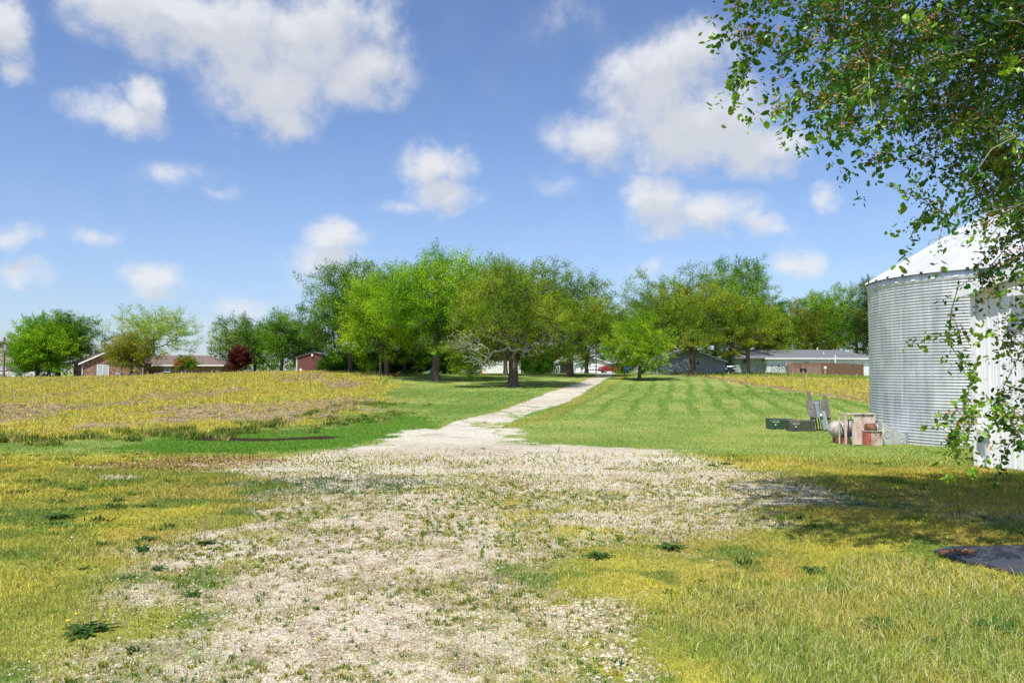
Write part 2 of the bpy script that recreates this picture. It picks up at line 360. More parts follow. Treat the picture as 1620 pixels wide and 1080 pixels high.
# moss and low weeds of the yard: tiny leaflets close to the ground
parts = []
for y0, y1, d, sz in [(3.4, 5.5, 5200, .012), (5.5, 8, 3600, .015), (8, 12, 1900, .021), (12, 18, 800, .032), (18, 27, 300, .05)]:
    x, y = band_pts(y0, y1, d); Z = zone(x, y)
    pr = np.clip(1.15 - Z['g'] * 1.08, 0.09, 1) * (1 - np.clip(Z['lawn'], 0, 1) * .7) * (1 - Z['field']) * (1 - Z['pud'])
    pr = pr * np.where(y > 16, 1 - sstep(16, 26, y), 1)
    k = rng.random(len(x)) < pr; x, y = x[k], y[k]; c = Z['c'][k]; g = Z['g'][k]
    n = len(x); gw = (g > 0.45)[:, None]
    gcol = mixc(np.tile(A(190, 178, 74), (n, 1)), A(112, 140, 52), (rng.random(n) < .45).astype(float))
    c = np.where(gw, gcol, c)
    h = sz * rng.uniform(.5, 1.9, n) * np.where(rng.random(n) < .12, 2.0, 1); w = sz * rng.uniform(.35, .8, n)
    parts.append(blade_mesh(x, y, h, w, jit(c, n, .22, .1), lean=1.0, simple_=True))
V, Fc, C = merge(parts); tag(mesh_np('moss', V, Fc, M['blade'], col=C), kind='stuff')

# sprouts standing in the gravel
parts = []
for y0, y1, d, sz in [(3.4, 6, 210, .029), (6, 9, 150, .035), (9, 14, 62, .042), (14, 24, 9, .055)]:
    x, y = band_pts(y0, y1, d); Z = zone(x, y)
    cl = fbm(x / .9, y / .9, 77, 3)
    k = (rng.random(len(x)) < (0.25 + 1.4 * sstep(.45, .65, cl)) * (1 - sstep(10, 23, y))) & (Z['g'] > .3); x, y = x[k], y[k]
    m_ = 10; X = np.repeat(x, m_) + rng.normal(0, sz * .4, len(x) * m_); Y = np.repeat(y, m_) + rng.normal(0, sz * .4, len(x) * m_)
    hh = np.repeat(sz * rng.uniform(.5, 1.7, len(x)), m_) * rng.uniform(.5, 1.1, len(X))
    c = np.repeat(mixc(np.tile(A(104, 140, 48), (len(x), 1)), A(180, 172, 64), (rng.random(len(x)) < .5).astype(float)), m_, 0)
    parts.append(blade_mesh(X, Y, hh, np.full(len(X), sz * .22), jit(c, len(X)), lean=.5))
V, Fc, C = merge(parts); tag(mesh_np('weed_sprouts', V, Fc, M['blade'], col=C), kind='stuff')

# grass blades
parts = []
for y0, y1, d, hh, ww in [(3.4, 6, 5600, .05, .0042), (6, 9, 4200, .055, .0055), (9, 14, 1500, .06, .010), (14, 22, 620, .06, .017), (22, 34, 320, .065, .026), (34, 52, 130, .075, .045), (52, 75, 45, .09, .08)]:
    x, y = band_pts(y0, y1, d); Z = zone(x, y)
    patch = sstep(.46, .62, fbm(x / .8, y / .8, 63, 4))
    pr = np.clip(np.maximum(Z['tall'] * 1.0, np.maximum(patch * .28 * (y < 24), np.maximum(Z['lawn'], Z['lush']) * (0.9 if y0 >= 14 else 0.6))), 0, 1) * (1 - np.clip(Z['g'] * 1.25, 0, 1)) * (1 - Z['field']) * (1 - Z['pud'])
    k = rng.random(len(x)) < pr; x, y = x[k], y[k]; n = len(x); c = Z['c'][k]; tl = Z['tall'][k]
    pale = (rng.random(n) < .22 * tl)[:, None]; dk = (rng.random(n) < .35)[:, None]
    c = np.where(pale, A(236, 226, 164), np.where(dk & (tl > .3)[:, None], A(116, 150, 56), c * 1.3))
    clump = .55 + .9 * fbm(x / .5, y / .5, 19, 2)
    h = hh * rng.uniform(.45, 1.35, n) * (1 + .65 * tl * clump) * np.where(Z['lawn'][k] > .5, .7, 1)
    parts.append(blade_mesh(x, y, h, ww * rng.uniform(.7, 1.3, n), jit(c, n, .2, .07), lean=.55, simple_=(y0 >= 14)))
V, Fc, C = merge(parts); tag(mesh_np('grass', V, Fc, M['blade'], col=C), kind='stuff')

# low dark leafy weeds dotted through the yard
x, y = band_pts(4, 26, 4.0); Z = zone(x, y); pz = sstep(.5, .66, fbm(x / 1.2, y / 1.2, 151, 3)); left = (x < -.18 * y + .2)
k = (rng.random(len(x)) < np.where(left, .12 + .88 * pz, .5 * pz) * (1 - np.clip(Z['g'] * 1.6, 0, .95))) & (Z['field'] < .2) & (Z['lawn'] < .5); x, y = x[k], y[k]; n = len(x); m_ = 30
rr = rng.uniform(.04, .15, n) * np.clip(y / 9, .4, 1); X = np.repeat(x, m_) + rng.normal(0, .5, n * m_) * np.repeat(rr, m_); Y = np.repeat(y, m_) + rng.normal(0, .45, n * m_) * np.repeat(rr, m_)
cc = mixc(np.tile(A(84, 122, 50), (n, 1)), A(60, 98, 40), rng.random(n))
V, Fc, C = blade_mesh(X, Y, np.repeat(rr * rng.uniform(.25, .6, n), m_) * rng.uniform(.4, 1.2, n * m_), np.repeat(.012 + rr * .12, m_), jit(np.repeat(cc, m_, 0), n * m_, .25), lean=1.1)
tag(mesh_np('low_weeds', V, Fc, M['blade'], col=C), kind='stuff')

# rough weeds and tall grass at the edge of the left field
x, y = band_pts(16, 52, 26); Z = zone(x, y); k = (rng.random(len(x)) < Z['wb'] * .95 * sstep(.42, .58, fbm(x / 1.6, y / 1.6, 111, 3))) & (x < -3)
x, y = x[k], y[k]; m_ = 26
big = np.clip(sstep(-6, -18, x), 0.0, 1) 
X = np.repeat(x, m_) + rng.normal(0, .13, len(x) * m_); Y = np.repeat(y, m_) + rng.normal(0, .13, len(x) * m_)
cc = mixc(np.tile(A(128, 150, 52), (len(x), 1)), A(74, 106, 36), (rng.random(len(x)) < .35).astype(float)); cc = mixc(cc, A(196, 186, 110), (rng.random(len(x)) < .22).astype(float))
hh = np.repeat(rng.uniform(.09, .22, len(x)) * (1 + 1.0 * big), m_) * rng.uniform(.5, 1.1, len(X))
V, Fc, C = blade_mesh(X, Y, hh, np.full(len(X), .035), jit(np.repeat(cc, m_, 0), len(X), .25), lean=.5, simple_=True)
tag(mesh_np('rough_grass', V, Fc, M['blade'], col=C), kind='stuff')

# field weeds
parts = []
for y0, y1, d, hh, ww in [(26, 45, 34, .17, .04), (45, 70, 26, .22, .055), (70, 114, 15, .27, .08)]:
    x, y = band_pts(y0, y1, d, wide=.74); Z = zone(x, y)
    dn = sstep(.38, .6, fbm(x / 1.3, y / 1.3, 121, 4))
    k = rng.random(len(x)) < Z['field'] * (1 - .85 * Z['straw']) * (.35 + .65 * dn); x, y = x[k], y[k]; n = len(x); m_ = 7
    c = mixc(np.tile(A(230, 212, 94), (n, 1)), A(196, 202, 84), (rng.random(n) < .4).astype(float)); c = mixc(c, A(120, 146, 62), (rng.random(n) < .12).astype(float)); c = mixc(c, A(220, 192, 120), (rng.random(n) < .15).astype(float))
    top = ((Z['fr'][k] > .5) & (y > 92))[:, None]; c = np.where(top, A(150, 174, 66), c)
    X = np.repeat(x, m_) + rng.normal(0, .14, n * m_); Y = np.repeat(y, m_) + rng.normal(0, .14, n * m_)
    h = np.repeat(hh * rng.uniform(.5, 1.25, n), m_) * rng.uniform(.45, 1.1, n * m_)
    parts.append(blade_mesh(X, Y, h, ww * rng.uniform(.6, 1.3, n * m_), jit(np.repeat(c, m_, 0) * 1.08, n * m_, .2, .06), lean=.6, simple_=True))
V, Fc, C = merge(parts); tag(mesh_np('field_weeds', V, Fc, M['blade'], col=C), kind='stuff')

# pale corn stalks: standing stubs in rows and litter lying flat
def stalks(x, y, L, rad, tilt, col):
    n = len(x); z = terrain(x, y, True); ph = rng.uniform(0, 2 * math.pi, n)
    d = np.stack([np.cos(ph) * np.sin(tilt), np.sin(ph) * np.sin(tilt), np.cos(tilt)], 1)
    a = np.stack([x, y, z + rad], 1); b = a + d * L[:, None]
    u = np.stack([-d[:, 1] - 1e-4, d[:, 0] + 1e-3, np.zeros(n)], 1); u /= np.linalg.norm(u, axis=1)[:, None]; w = np.cross(d, u)
    vs = []
    for P in (a, b):
        for t in (0, 2.09, 4.19): vs.append(P + (u * math.cos(t) + w * math.sin(t)) * rad[:, None])
    V = np.stack(vs, 1); bb = (np.arange(n) * 6)[:, None]
    Fc = np.concatenate([bb + [i, (i + 1) % 3, 3 + (i + 1) % 3, 3 + i] for i in range(3)], 0)
    return V.reshape(-1, 3), Fc, np.repeat(col, 6, 0)
parts = []
x, y = band_pts(26, 110, .9, wide=.74); Z = zone(x, y); row = np.abs(((x - .26 * y) / .76) % 1 - .5) < .25
k = (Z['field'] > .5) & (row | (rng.random(len(x)) < .3)); x, y = x[k], y[k]; n = len(x)
parts.append(stalks(x, y, rng.uniform(.12, .5, n) * np.where(rng.random(n) < .1, 1.5, 1), rng.uniform(.010, .02, n) * np.clip(y / 60, .8, 1.5), np.abs(rng.normal(0, .4, n)), jit(np.tile(A(226, 208, 166), (n, 1)), n, .12, .03)))
x, y = band_pts(26, 110, 6.5, wide=.74); Z = zone(x, y); k = (Z['field'] > .5) & (rng.random(len(x)) < .06 + Z['straw']); x, y = x[k], y[k]; n = len(x)
parts.append(stalks(x, y, rng.uniform(.2, .7, n), rng.uniform(.009, .02, n) * np.clip(y / 50, .8, 1.6), rng.uniform(1.3, 1.62, n), jit(np.tile(A(196, 172, 140), (n, 1)), n, .25, .05)))
V, Fc, C = merge(parts); tag(mesh_np('corn_stubble', V, Fc, M['blade'], col=C), kind='stuff')

# crushed stones on the pad
m, nt, p = newmat('limestone'); L = nt.links.new
va = nd(nt, 'ShaderNodeAttribute', attribute_name='col'); tc = nd(nt, 'ShaderNodeTexCoord'); nn = nd(nt, 'ShaderNodeTexNoise', i_Scale=180.0, i_Detail=3.0); L(tc.outputs['Object'], nn.inputs['Vector'])
rr = ramp(nt, [(.3, .75), (.7, 1.15)]); L(nn.outputs['Fac'], rr.inputs['Fac']); mm = nd(nt, 'ShaderNodeMix', data_type='RGBA', blend_type='MULTIPLY'); mm.inputs[0].default_value = 1
L(va.outputs['Color'], mm.inputs[6]); L(rr.outputs['Color'], mm.inputs[7]); L(mm.outputs[2], p.inputs['Base Color']); p.inputs['Roughness'].default_value = .9; p.inputs['Specular IOR Level'].default_value = .2
M['stone'] = m
Vs, Fs, Cs = [], [], []; b0 = 0
O = np.array([[1, 0, 0], [0, 1, 0], [-1, 0, 0], [0, -1, 0], [0, 0, 1], [0, 0, -1]], float)
OF = np.array([[0, 1, 4], [1, 2, 4], [2, 3, 4], [3, 0, 4], [1, 0, 5], [2, 1, 5], [3, 2, 5], [0, 3, 5]])
for y0, y1, d, s0, s1 in [(3.4, 5, 3400, .004, .0095), (5, 7.5, 2400, .0045, .0105), (7.5, 11, 1200, .006, .013), (11, 16, 520, .008, .017), (16, 24, 170, .012, .022)]:
    x, y = band_pts(y0, y1, d); Z = zone(x, y)
    co = sstep(-.2, .2, sd_poly(x, y, P_COARSE))
    k = rng.random(len(x)) < np.clip(Z['g'] * 1.1 + .012, 0, 1); x, y, co = x[k], y[k], co[k]; n = len(x)
    s = rng.uniform(s0, s1, n) ** 1.0 * np.where(rng.random(n) < .03, 1.8, 1) * (1 + 1.3 * co * (rng.random(n) < .35))
    P = O[None] * (s[:, None] * np.ones(3))[:, None, :] * rng.uniform(.6, 1.3, (n, 6, 1)); P[..., 2] *= .6
    th = rng.uniform(0, 2 * math.pi, n); c_, s_ = np.cos(th)[:, None], np.sin(th)[:, None]
    X = P[..., 0] * c_ - P[..., 1] * s_ + P[..., 2] * rng.normal(0, .5, (n, 1)); Y = P[..., 0] * s_ + P[..., 1] * c_
    z = terrain(x, y, True) + s * .12
    V = np.stack([X + x[:, None], Y + y[:, None], P[..., 2] + z[:, None]], 2).reshape(-1, 3)
    col = mixc(np.tile(A(234, 220, 192), (n, 1)), A(204, 184, 152), rng.random(n)); col = mixc(col, A(168, 146, 124), (rng.random(n) < .1).astype(float)); col = mixc(col, A(240, 230, 208), (rng.random(n) < .2).astype(float))
    Vs.append(V); Fs.append((OF[None] + (np.arange(n) * 6)[:, None, None]).reshape(-1, 3) + b0); Cs.append(np.repeat(jit(col, n, .1, .02), 6, 0)); b0 += len(V)
tag(mesh_np('gravel', np.concatenate(Vs), np.concatenate(Fs), M['stone'], col=np.concatenate(Cs)), kind='stuff')

# broad-leaved weeds: each rosette a plant of its own
def rosette(name, x, y, rad, nl, label, group, col, up=0.35, flowers=0, seedy=0):
    Vs, Fs, Cs = [], [], []; b = 0; r_ = np.random.default_rng(int(abs(x * 1000 + y * 77)))
    for i in range(nl):
        th = r_.uniform(0, 2 * math.pi); Ln = rad * r_.uniform(.55, 1.1); wd = Ln * r_.uniform(.13, .2); el = r_.uniform(.05, 1) ** 1.3 * up * 1.6
        ox, oy = r_.normal(0, rad * .22, 2)
        u = np.array([math.cos(th), math.sin(th), 0]); s = np.array([-math.sin(th), math.cos(th), 0])
        K = 7
        for j in range(K):
            t = j / (K - 1); zz_ = Ln * (el * t - .55 * el * t * t * 1.3) + .01
            wj = wd * math.sin(math.pi * min(1, .12 + t * .88)) ** .7 * (1 if j % 2 else .62) * (0.15 if j == K - 1 else 1)
            c = np.array([ox, oy, 0]) + u * Ln * t * (1 - .25 * el) + np.array([0, 0, zz_])
            Vs += [c - s * wj + np.array([0, 0, .25 * wj]), c, c + s * wj + np.array([0, 0, .25 * wj])]
        for j in range(K - 1):
            q = b + 3 * j; Fs += [[q, q + 1, q + 4, q + 3], [q + 1, q + 2, q + 5, q + 4]]
        b += 3 * K; cc = col * r_.uniform(.7, 1.3); Cs += [cc] * (3 * K)
    base = empty(name, (x, y, gz(x, y)), 0, label, 'weed', group)
    mesh_np('leaves', np.array(Vs), np.array(Fs), M['leaf'], base, col=np.array(Cs), smooth=True)
    for i in range(flowers):
        fx, fy = r_.normal(0, rad * .5, 2); h = r_.uniform(.05, .12)
        st = MB().cyl((fx * .5, fy * .5, 0), (fx, fy, h), .003, n=5).build('stem', M['stalk_green'], base)
        MB().lathe([(0, h + .002), (.012, h), (.017, h + .008), (.012, h + .012), (0, h + .013)], (fx, fy, 0), 10).build('flower', M['yellow_petal'], base)
    for i in range(seedy):
        fx, fy = r_.normal(0, rad * .6, 2); h = r_.uniform(.14, .24)
        s_ = MB().cyl((fx * .4, fy * .4, 0), (fx, fy, h), .003, n=5); s_.cyl((fx, fy, h), (fx * 1.02, fy * 1.02, h + .02), .007, .004, n=6); s_.build('stem', M['stalk_red'], base)
    return base
M['stalk_green'] = simple('green_stalk', (.2, .26, .08), .7, bump=0); M['stalk_red'] = simple('reddish_stalk', (.32, .2, .13), .7, bump=0)
M['yellow_petal'] = simple('yellow_petal', (.8, .55, .02), .6, bump=0, namp=.1)
GW = A(72, 112, 40)
for px, py, rad, nl, lab, fl, sd in [
    (140, 1000, .17, 34, 'bushy dark weed with two yellow dandelion flowers and reddish stalks at lower left', 2, 4),
    (322, 862, .13, 26, 'dark green weed clump with thin reddish stalks at the left edge of the gravel', 0, 3),
    (228, 858, .15, 26, 'flat dark green rosette in yellow moss, left of the reddish stalked clump', 0, 0),
    (165, 862, .13, 22, 'dark rosette at the left side of two flat ones in the yellow moss', 0, 0),
    (303, 948, .09, 18, 'small dark rosette alone on gravel at lower left', 0, 0),
    (252, 902, .09, 16, 'pale grey green rosette between moss and gravel at left', 0, 0),
    (948, 884, .15, 30, 'dark green dandelion clump at the right edge of the gravel, without flowers', 0, 0),
    (1062, 868, .17, 28, 'dark weed patch beside the tree shade at the right edge of the gravel', 0, 0),
    (1185, 966, .13, 24, 'broad leaved weed rosette in short moss left of the tall grass', 0, 0),
    (1395, 998, .19, 30, 'largest dock weed in the tall pale grass at lower right', 0, 0),
    (1585, 1005, .19, 30, 'leafy weed in the grass at the far lower right of the picture', 0, 0),
    (1290, 908, .14, 26, 'weed rosette on the sunlit side of the tree shade edge', 0, 0),
    (1330, 940, .14, 24, 'weed rosette inside pale grass just below the shade edge', 0, 0),
    (1480, 1020, .12, 20, 'small leafy weed in pale grass between two larger ones', 0, 0),
    (500, 968, .05, 10, 'tiny green sprig alone in the middle of the gravel', 0, 0),
    (88, 820, .2, 26, 'low spreading dark weed at the far left edge of the yard', 0, 0),
    (120, 774, .18, 20, 'dark weed clump in yellow moss near the reddish gravel patch', 0, 0),
    (213, 783, .16, 18, 'dark weed clump to the right of a similar one in far yellow moss', 0, 0),
    (1200, 960, .05, 8, 'little sprout touching the rosette in the moss', 0, 0)]:
    gx, gy = ground_at(px, py)
    rosette('dandelion_plant' if fl else 'broadleaf_weed', gx, gy, rad, nl, lab, None, GW, .4, fl, sd)
# ------------------------------------------------------------------ trees
def skeleton(rs, base, fork_h, pts, trunk_r, lean=(0, 0), wob=0.12, step=0.9, droopy=False, expo=.46):
    """greedy nearest-node branching: returns nodes, parents, radii, tip index of each point"""
    nodes = []; par = []
    nseg = max(3, int(fork_h / step))
    for i in range(nseg + 1):
        t = i / nseg; nodes.append(base + np.array([lean[0] * t + rs.normal(0, wob * .3) * (i > 0), lean[1] * t + rs.normal(0, wob * .3) * (i > 0), fork_h * t])); par.append(i - 1)
    f = nodes[-1]; crownh = pts[:, 2].max() - f[2]
    for i in range(1, 5):   # leader
        nodes.append(f + np.array([rs.normal(0, .05), rs.normal(0, .05), crownh * .13 * i])); par.append(len(nodes) - 2)
    start = max(1, nseg - 1)
    d0 = np.linalg.norm(pts - f, axis=1); order = np.argsort(d0); tips = np.zeros(len(pts), int)
    N = np.zeros((len(nodes) + len(pts) * 8, 3)); N[:len(nodes)] = nodes; cnt = len(nodes); par = par + [0] * (len(N) - cnt)
    for oi in order:
        p_ = pts[oi]; d = np.linalg.norm(N[start:cnt] - p_, axis=1); dn = np.linalg.norm(N[start:cnt] - f, axis=1)
        cost = d + 0.35 * np.maximum(0, dn - d0[oi] * 0.92) + (0.5 * np.maximum(0, p_[2] + .1 - N[start:cnt, 2]) if droopy else 0.25 * np.maximum(0, N[start:cnt, 2] - p_[2]))
        j = start + int(np.argmin(cost)); a = N[j].copy(); L_ = np.linalg.norm(p_ - a); ns = int(min(6, max(1, round(L_ / step))))
        prev = j
        for q in range(1, ns + 1):
            t = q / ns; v = a * (1 - t) + p_ * t
            if q < ns: v = v + rs.normal(0, wob, 3) * min(1, L_) + np.array([0, 0, .12 * L_ * math.sin(math.pi * t)])
            N[cnt] = v; par[cnt] = prev; prev = cnt; cnt += 1
        tips[oi] = prev
    N = N[:cnt]; par = np.array(par[:cnt]); w = np.zeros(cnt)
    w[tips] += 1
    for i in range(cnt - 1, 0, -1): w[par[i]] += w[i]
    r = trunk_r * (np.maximum(w, .5) / w[:nseg].max()) ** expo
    return N, par, r, tips, nseg
def tube_mesh(N, par, r, rmin, nseg, sides=6, flare=1.5):
    i = np.arange(1, len(N)); i = i[par[i] >= 0]; a = N[par[i]]; b = N[i]
    ra = np.maximum(np.minimum(r[par[i]], r[i] * 1.5), rmin); rb = np.maximum(r[i], rmin)
    ra = np.where(i <= nseg, r[par[i]], ra)
    ra = np.where(i == 1, ra * flare, ra)
    d = b - a; ln = np.linalg.norm(d, axis=1) + 1e-9; d /= ln[:, None]
    ref = np.where(np.abs(d[:, 2:3]) < .9, np.array([[0, 0, 1.]]), np.array([[1., 0, 0]])); u = np.cross(d, ref); u /= np.linalg.norm(u, axis=1)[:, None]; w = np.cross(d, u)
    vs = []
    for P, q in ((a, ra), (b + d * rb[:, None] * .3, rb)):
        for k in range(sides):
            t = 2 * math.pi * k / sides; vs.append(P + (u * math.cos(t) + w * math.sin(t)) * (q * (1 + .12 * math.sin(3 * k + 1)))[:, None])
    V = np.stack(vs, 1).reshape(-1, 3); bb = (np.arange(len(i)) * 2 * sides)[:, None]
    Fc = np.concatenate([bb + [k, (k + 1) % sides, sides + (k + 1) % sides, sides + k] for k in range(sides)], 0)
    return V, Fc
def leaves_at(rs, tips, dirs, m_, size, spread, cols, flat=.55, droop=0.0, fold=False, aspect=.55, along=None):
    """m_ leaves round every tip; each a pointed leaf; cols: (k,3) palette with probabilities handled by caller per tip"""
    n = len(tips); T = np.repeat(tips, m_, 0); D = np.repeat(dirs, m_, 0)
    off = rs.normal(0, 1, (n * m_, 3)); off /= np.linalg.norm(off, axis=1)[:, None]; off *= (rs.random(n * m_) ** .45 * spread)[:, None]; off[:, 2] *= flat
    if along is None: P = T + off + D * (rs.uniform(-.5, .9, n * m_) * spread)[:, None]
    else: P = T + off * .4 + D * (rs.uniform(-along, .3, n * m_))[:, None] * np.repeat(rs.uniform(.5, 1, n), m_)[:, None]
    P[:, 2] -= droop * rs.random(n * m_) * spread
    dr = rs.normal(0, 1, (n * m_, 3)) + D * .6; dr[:, 2] -= .25; dr /= np.linalg.norm(dr, axis=1)[:, None]
    nm_ = rs.normal(0, 1, (n * m_, 3)) + np.array([0, 0, 1.1]); s = np.cross(dr, nm_); s /= np.linalg.norm(s, axis=1)[:, None] + 1e-9
    Ls = size * rs.uniform(.6, 1.35, n * m_); W = Ls * aspect * rs.uniform(.7, 1.2, n * m_)
    a = P; tip = P + dr * Ls[:, None]; lt = .3 if fold else .42; l_ = P + dr * (Ls * lt)[:, None] - s * (W / 2)[:, None]; r_ = P + dr * (Ls * lt)[:, None] + s * (W / 2)[:, None]
    C = np.repeat(cols, m_, 0) * np.clip(rs.normal(1, .2, n * m_), .55, 1.6)[:, None]
    if fold:
        nn_ = np.cross(dr, s); l2 = P + dr * (Ls * .68)[:, None] - s * (W * .44)[:, None]; r2 = P + dr * (Ls * .68)[:, None] + s * (W * .44)[:, None]
        mid = P + dr * (Ls * .5)[:, None] + nn_ * (W * .16)[:, None]
        V = np.stack([a, l_, l2, tip, r2, r_, mid], 1).reshape(-1, 3); b = (np.arange(len(a)) * 7)[:, None]
        Fc = np.concatenate([b + [0, 6, 1], b + [1, 6, 2], b + [2, 6, 3], b + [3, 6, 4], b + [4, 6, 5], b + [5, 6, 0]], 0)
        return V, Fc, np.repeat(C, 7, 0)
    V = np.stack([a, l_, tip, r_], 1).reshape(-1, 3)
    return V, np.arange(len(V)).reshape(-1, 4), np.repeat(C, 4, 0)
def crown_pts(rs, n, c, rad, nl=11, lobe=.45, bottom=-.75):
    """points in overlapping rounded lobes that together fill a domed crown"""
    k = np.arange(nl) + .5; zc = 1 - (1 - bottom * .8) * k / nl; ph = k * 2.39996 + rs.uniform(0, 6.28); rr_ = np.sqrt(np.maximum(0, 1 - np.clip(zc, -1, 1) ** 2))
    L_ = np.stack([rr_ * np.cos(ph), rr_ * np.sin(ph), zc], 1) * rs.uniform(.52, .72, (nl, 1)) + rs.normal(0, .05, (nl, 3)); lr = rs.uniform(lobe * .8, lobe * 1.25, nl); out = []
    while len(out) < n:
        v = rs.normal(0, 1, 3); v /= np.linalg.norm(v)
        if rs.random() < .2: q = v * .62 * rs.random() ** .5
        else:
            j = rs.integers(nl); q = L_[j] + v * lr[j] * rs.random() ** .3
        if q[2] < bottom: continue
        out.append(q)
    out = np.array(out)
    for ax in (0, 1): out[:, ax] /= np.percentile(np.abs(out[:, ax]), 97)
    return out * np.array(rad) * np.array([.97, .97, 1]) + np.array(c)
PAL = dict(
    maple=[A(112, 160, 21), A(88, 136, 16), A(140, 178, 31)], lime=[A(126, 164, 23), A(100, 142, 17), A(148, 178, 35)],
    olive=[A(118, 146, 32), A(92, 124, 26), A(142, 158, 42)], brown=[A(122, 132, 31), A(98, 112, 23), A(142, 140, 43)],
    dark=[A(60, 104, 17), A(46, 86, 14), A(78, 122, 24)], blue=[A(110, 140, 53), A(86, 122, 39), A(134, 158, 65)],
    purple=[A(78, 26, 23), A(56, 18, 17), A(100, 38, 28)], mid=[A(92, 134, 25), A(70, 110, 19), A(116, 152, 35)],
    pale=[A(150, 176, 57), A(122, 160, 40), A(170, 188, 74)], conif=[A(76, 102, 42), A(58, 84, 32), A(98, 118, 50)], pinkish=[A(110, 140, 27), A(200, 110, 61), A(84, 120, 20)])
def tree(name, label, cat, x, y, top, hw, pal, seed, group=None, npt=330, m_=34, leaf=.21, spread=.75, bottom=None, trunk_r=.25, depth=None, lobes=11, lobe=.45, fork=None, dead=0, aspect=.55, bark='bark', lean=(0, 0), cshift=0, base_z=None, crown_b=-.75, leaf_k=1.35, extra=None):
    """top: crown top z; bottom: crown bottom z; hw: half width in metres"""
    rs = np.random.default_rng(seed); z0 = gz(x, y) - .05 if base_z is None else base_z
    H = top - z0; bot = z0 + H * .25 if bottom is None else bottom
    rz = (top - bot) / (1 - crown_b) ; cz = top - rz
    npt = int(npt * 1.3); m_ = int(m_ * 2.7); leaf *= .72; spread *= .9
    pts = crown_pts(rs, npt, (x + lean[0] + cshift, y + lean[1], cz), (hw, depth or hw, rz), lobes, lobe, crown_b)
    pts[:, 2] += (top - .3 - pts[:, 2].max())
    if extra is not None: pts = np.concatenate([pts, extra])
    fh = fork if fork is not None else max(.6, (bot - z0) * .9 + rz * .12)
    N, par, r, tips, nseg = skeleton(rs, np.array([x, y, z0]), fh, pts, trunk_r, lean, wob=.1 * max(.4, hw / 5), step=max(.35, hw / 6))
    N = N - np.array([x, y, z0])
    e = empty(name, (x, y, z0), 0, label, cat, group)
    V, Fc = tube_mesh(N, par, r, .012 * max(1, y / 70), nseg, 7)
    mesh_np('trunk', V, Fc, M[bark], e, smooth=True)
    tp = N[tips]; dr = tp - N[par[tips]]; dr /= np.linalg.norm(dr, axis=1)[:, None] + 1e-9; dr[:, 2] += .35
    P_ = np.array(PAL[pal]); rel = fbm(tp[:, 0] / hw * 2.2 + seed, tp[:, 2] / hw * 2.2, seed, 2); ci = np.where(rel < .42, 1, np.where(rel > .6, 2, 0)); ci = np.where(rs.random(len(tp)) < .3, rs.integers(0, 3, len(tp)), ci)
    cols = P_[ci] * np.clip(rs.normal(1, .14, len(tp)), .65, 1.35)[:, None] * leaf_k * 1.1
    mm_ = max(4, int(m_))
    V, Fc, C = leaves_at(rs, tp, dr, mm_, leaf, spread, cols, flat=.6, aspect=aspect)
    # sprigs reaching out of the outline
    oi = rs.choice(len(tp), max(6, len(tp) // 4), replace=False); sp = tp[oi]; od = sp - np.array([cshift + lean[0], lean[1], cz - z0]); od /= np.linalg.norm(od, axis=1)[:, None] + 1e-9; od[:, 2] += .35
    V2, F2, C2 = [], [], []
    ex = [(V, Fc, C)]
    for t in (.7, 1.1, 1.5): ex.append(leaves_at(rs, sp + od * (spread * t * .8), od, max(3, mm_ // 7), leaf * .9, spread * .26, cols[oi], flat=.8, aspect=aspect))
    V, Fc, C = merge(ex)
    mesh_np('crown', V, Fc, M['leaf'], e, col=np.clip(C, .003, .6))
    return e
def D_of(px, D): return (px - CX) / F_PX * D
def Z_of(py, D): return at(CX, py, D)[2]
def T(name, label, cat, px, D, top_py, hwpx, pal, seed, bot_py=None, dpx=0, **kw):
    s = D / F_PX
    if 'grove' in (kw.get('group') or ''): hwpx *= 1.14; top_py -= 4
    elif 'right of' in (kw.get('group') or ''): hwpx *= 1.08; top_py -= 2
    return tree(name, label, cat, D_of(px, D), D, Z_of(top_py, D), hwpx * s, pal, seed, bottom=None if bot_py is None else Z_of(bot_py, D), cshift=dpx * s, **kw)

GB = 'trees around the houses'
# far left
T('maple_tree', 'bright green round maple, leftmost of three trunks left of the brick house', 'tree', 60, 118, 508, 42, 'maple', 1, 585, group=GB, m_=40, leaf=.26, lobes=14)
T('maple_tree', 'bright green maple in the middle of three trunks left of the brick house', 'tree', 78, 120, 498, 40, 'maple', 2, 583, group=GB, m_=40, leaf=.26, lobes=14)
T('maple_tree', 'darker green maple overhanging the left end of the brick house', 'tree', 92, 124, 494, 44, 'mid', 3, 580, dpx=16, group=GB, m_=36, leaf=.26, lobes=14, trunk_r=.35)
T('willow_tree', 'tall airy pale green tree behind the brick house roof', 'tree', 243, 146, 484, 60, 'pale', 4, 560, group=GB, npt=300, m_=24, leaf=.26, spread=.9, lobe=.34, lobes=14, depth=6)
T('cedar_tree', 'olive brown bushy tree in front of the brick house gable', 'tree', 209, 112, 517, 38, 'brown', 5, 582, group=GB, npt=300, m_=34, leaf=.2, spread=.6, trunk_r=.2)
T('bare_tree', 'greyish bare spring tree behind the brick gable roof', 'tree', 160, 160, 541, 17, 'brown', 6, 560, npt=90, m_=5, leaf=.2, bark='deadwood')
T('flowering_shrub', 'round green shrub with pink blossom by the brick house door', 'shrub', 296, 111, 559, 17, 'pinkish', 7, 585, npt=150, m_=26, leaf=.15, spread=.3, trunk_r=.08)
T('plum_tree', 'small dark purple leaved plum tree right of the brick house', 'tree', 380, 108, 545, 16, 'purple', 8, 587, npt=200, m_=40, leaf=.15, spread=.35, trunk_r=.09, lobe=.35)
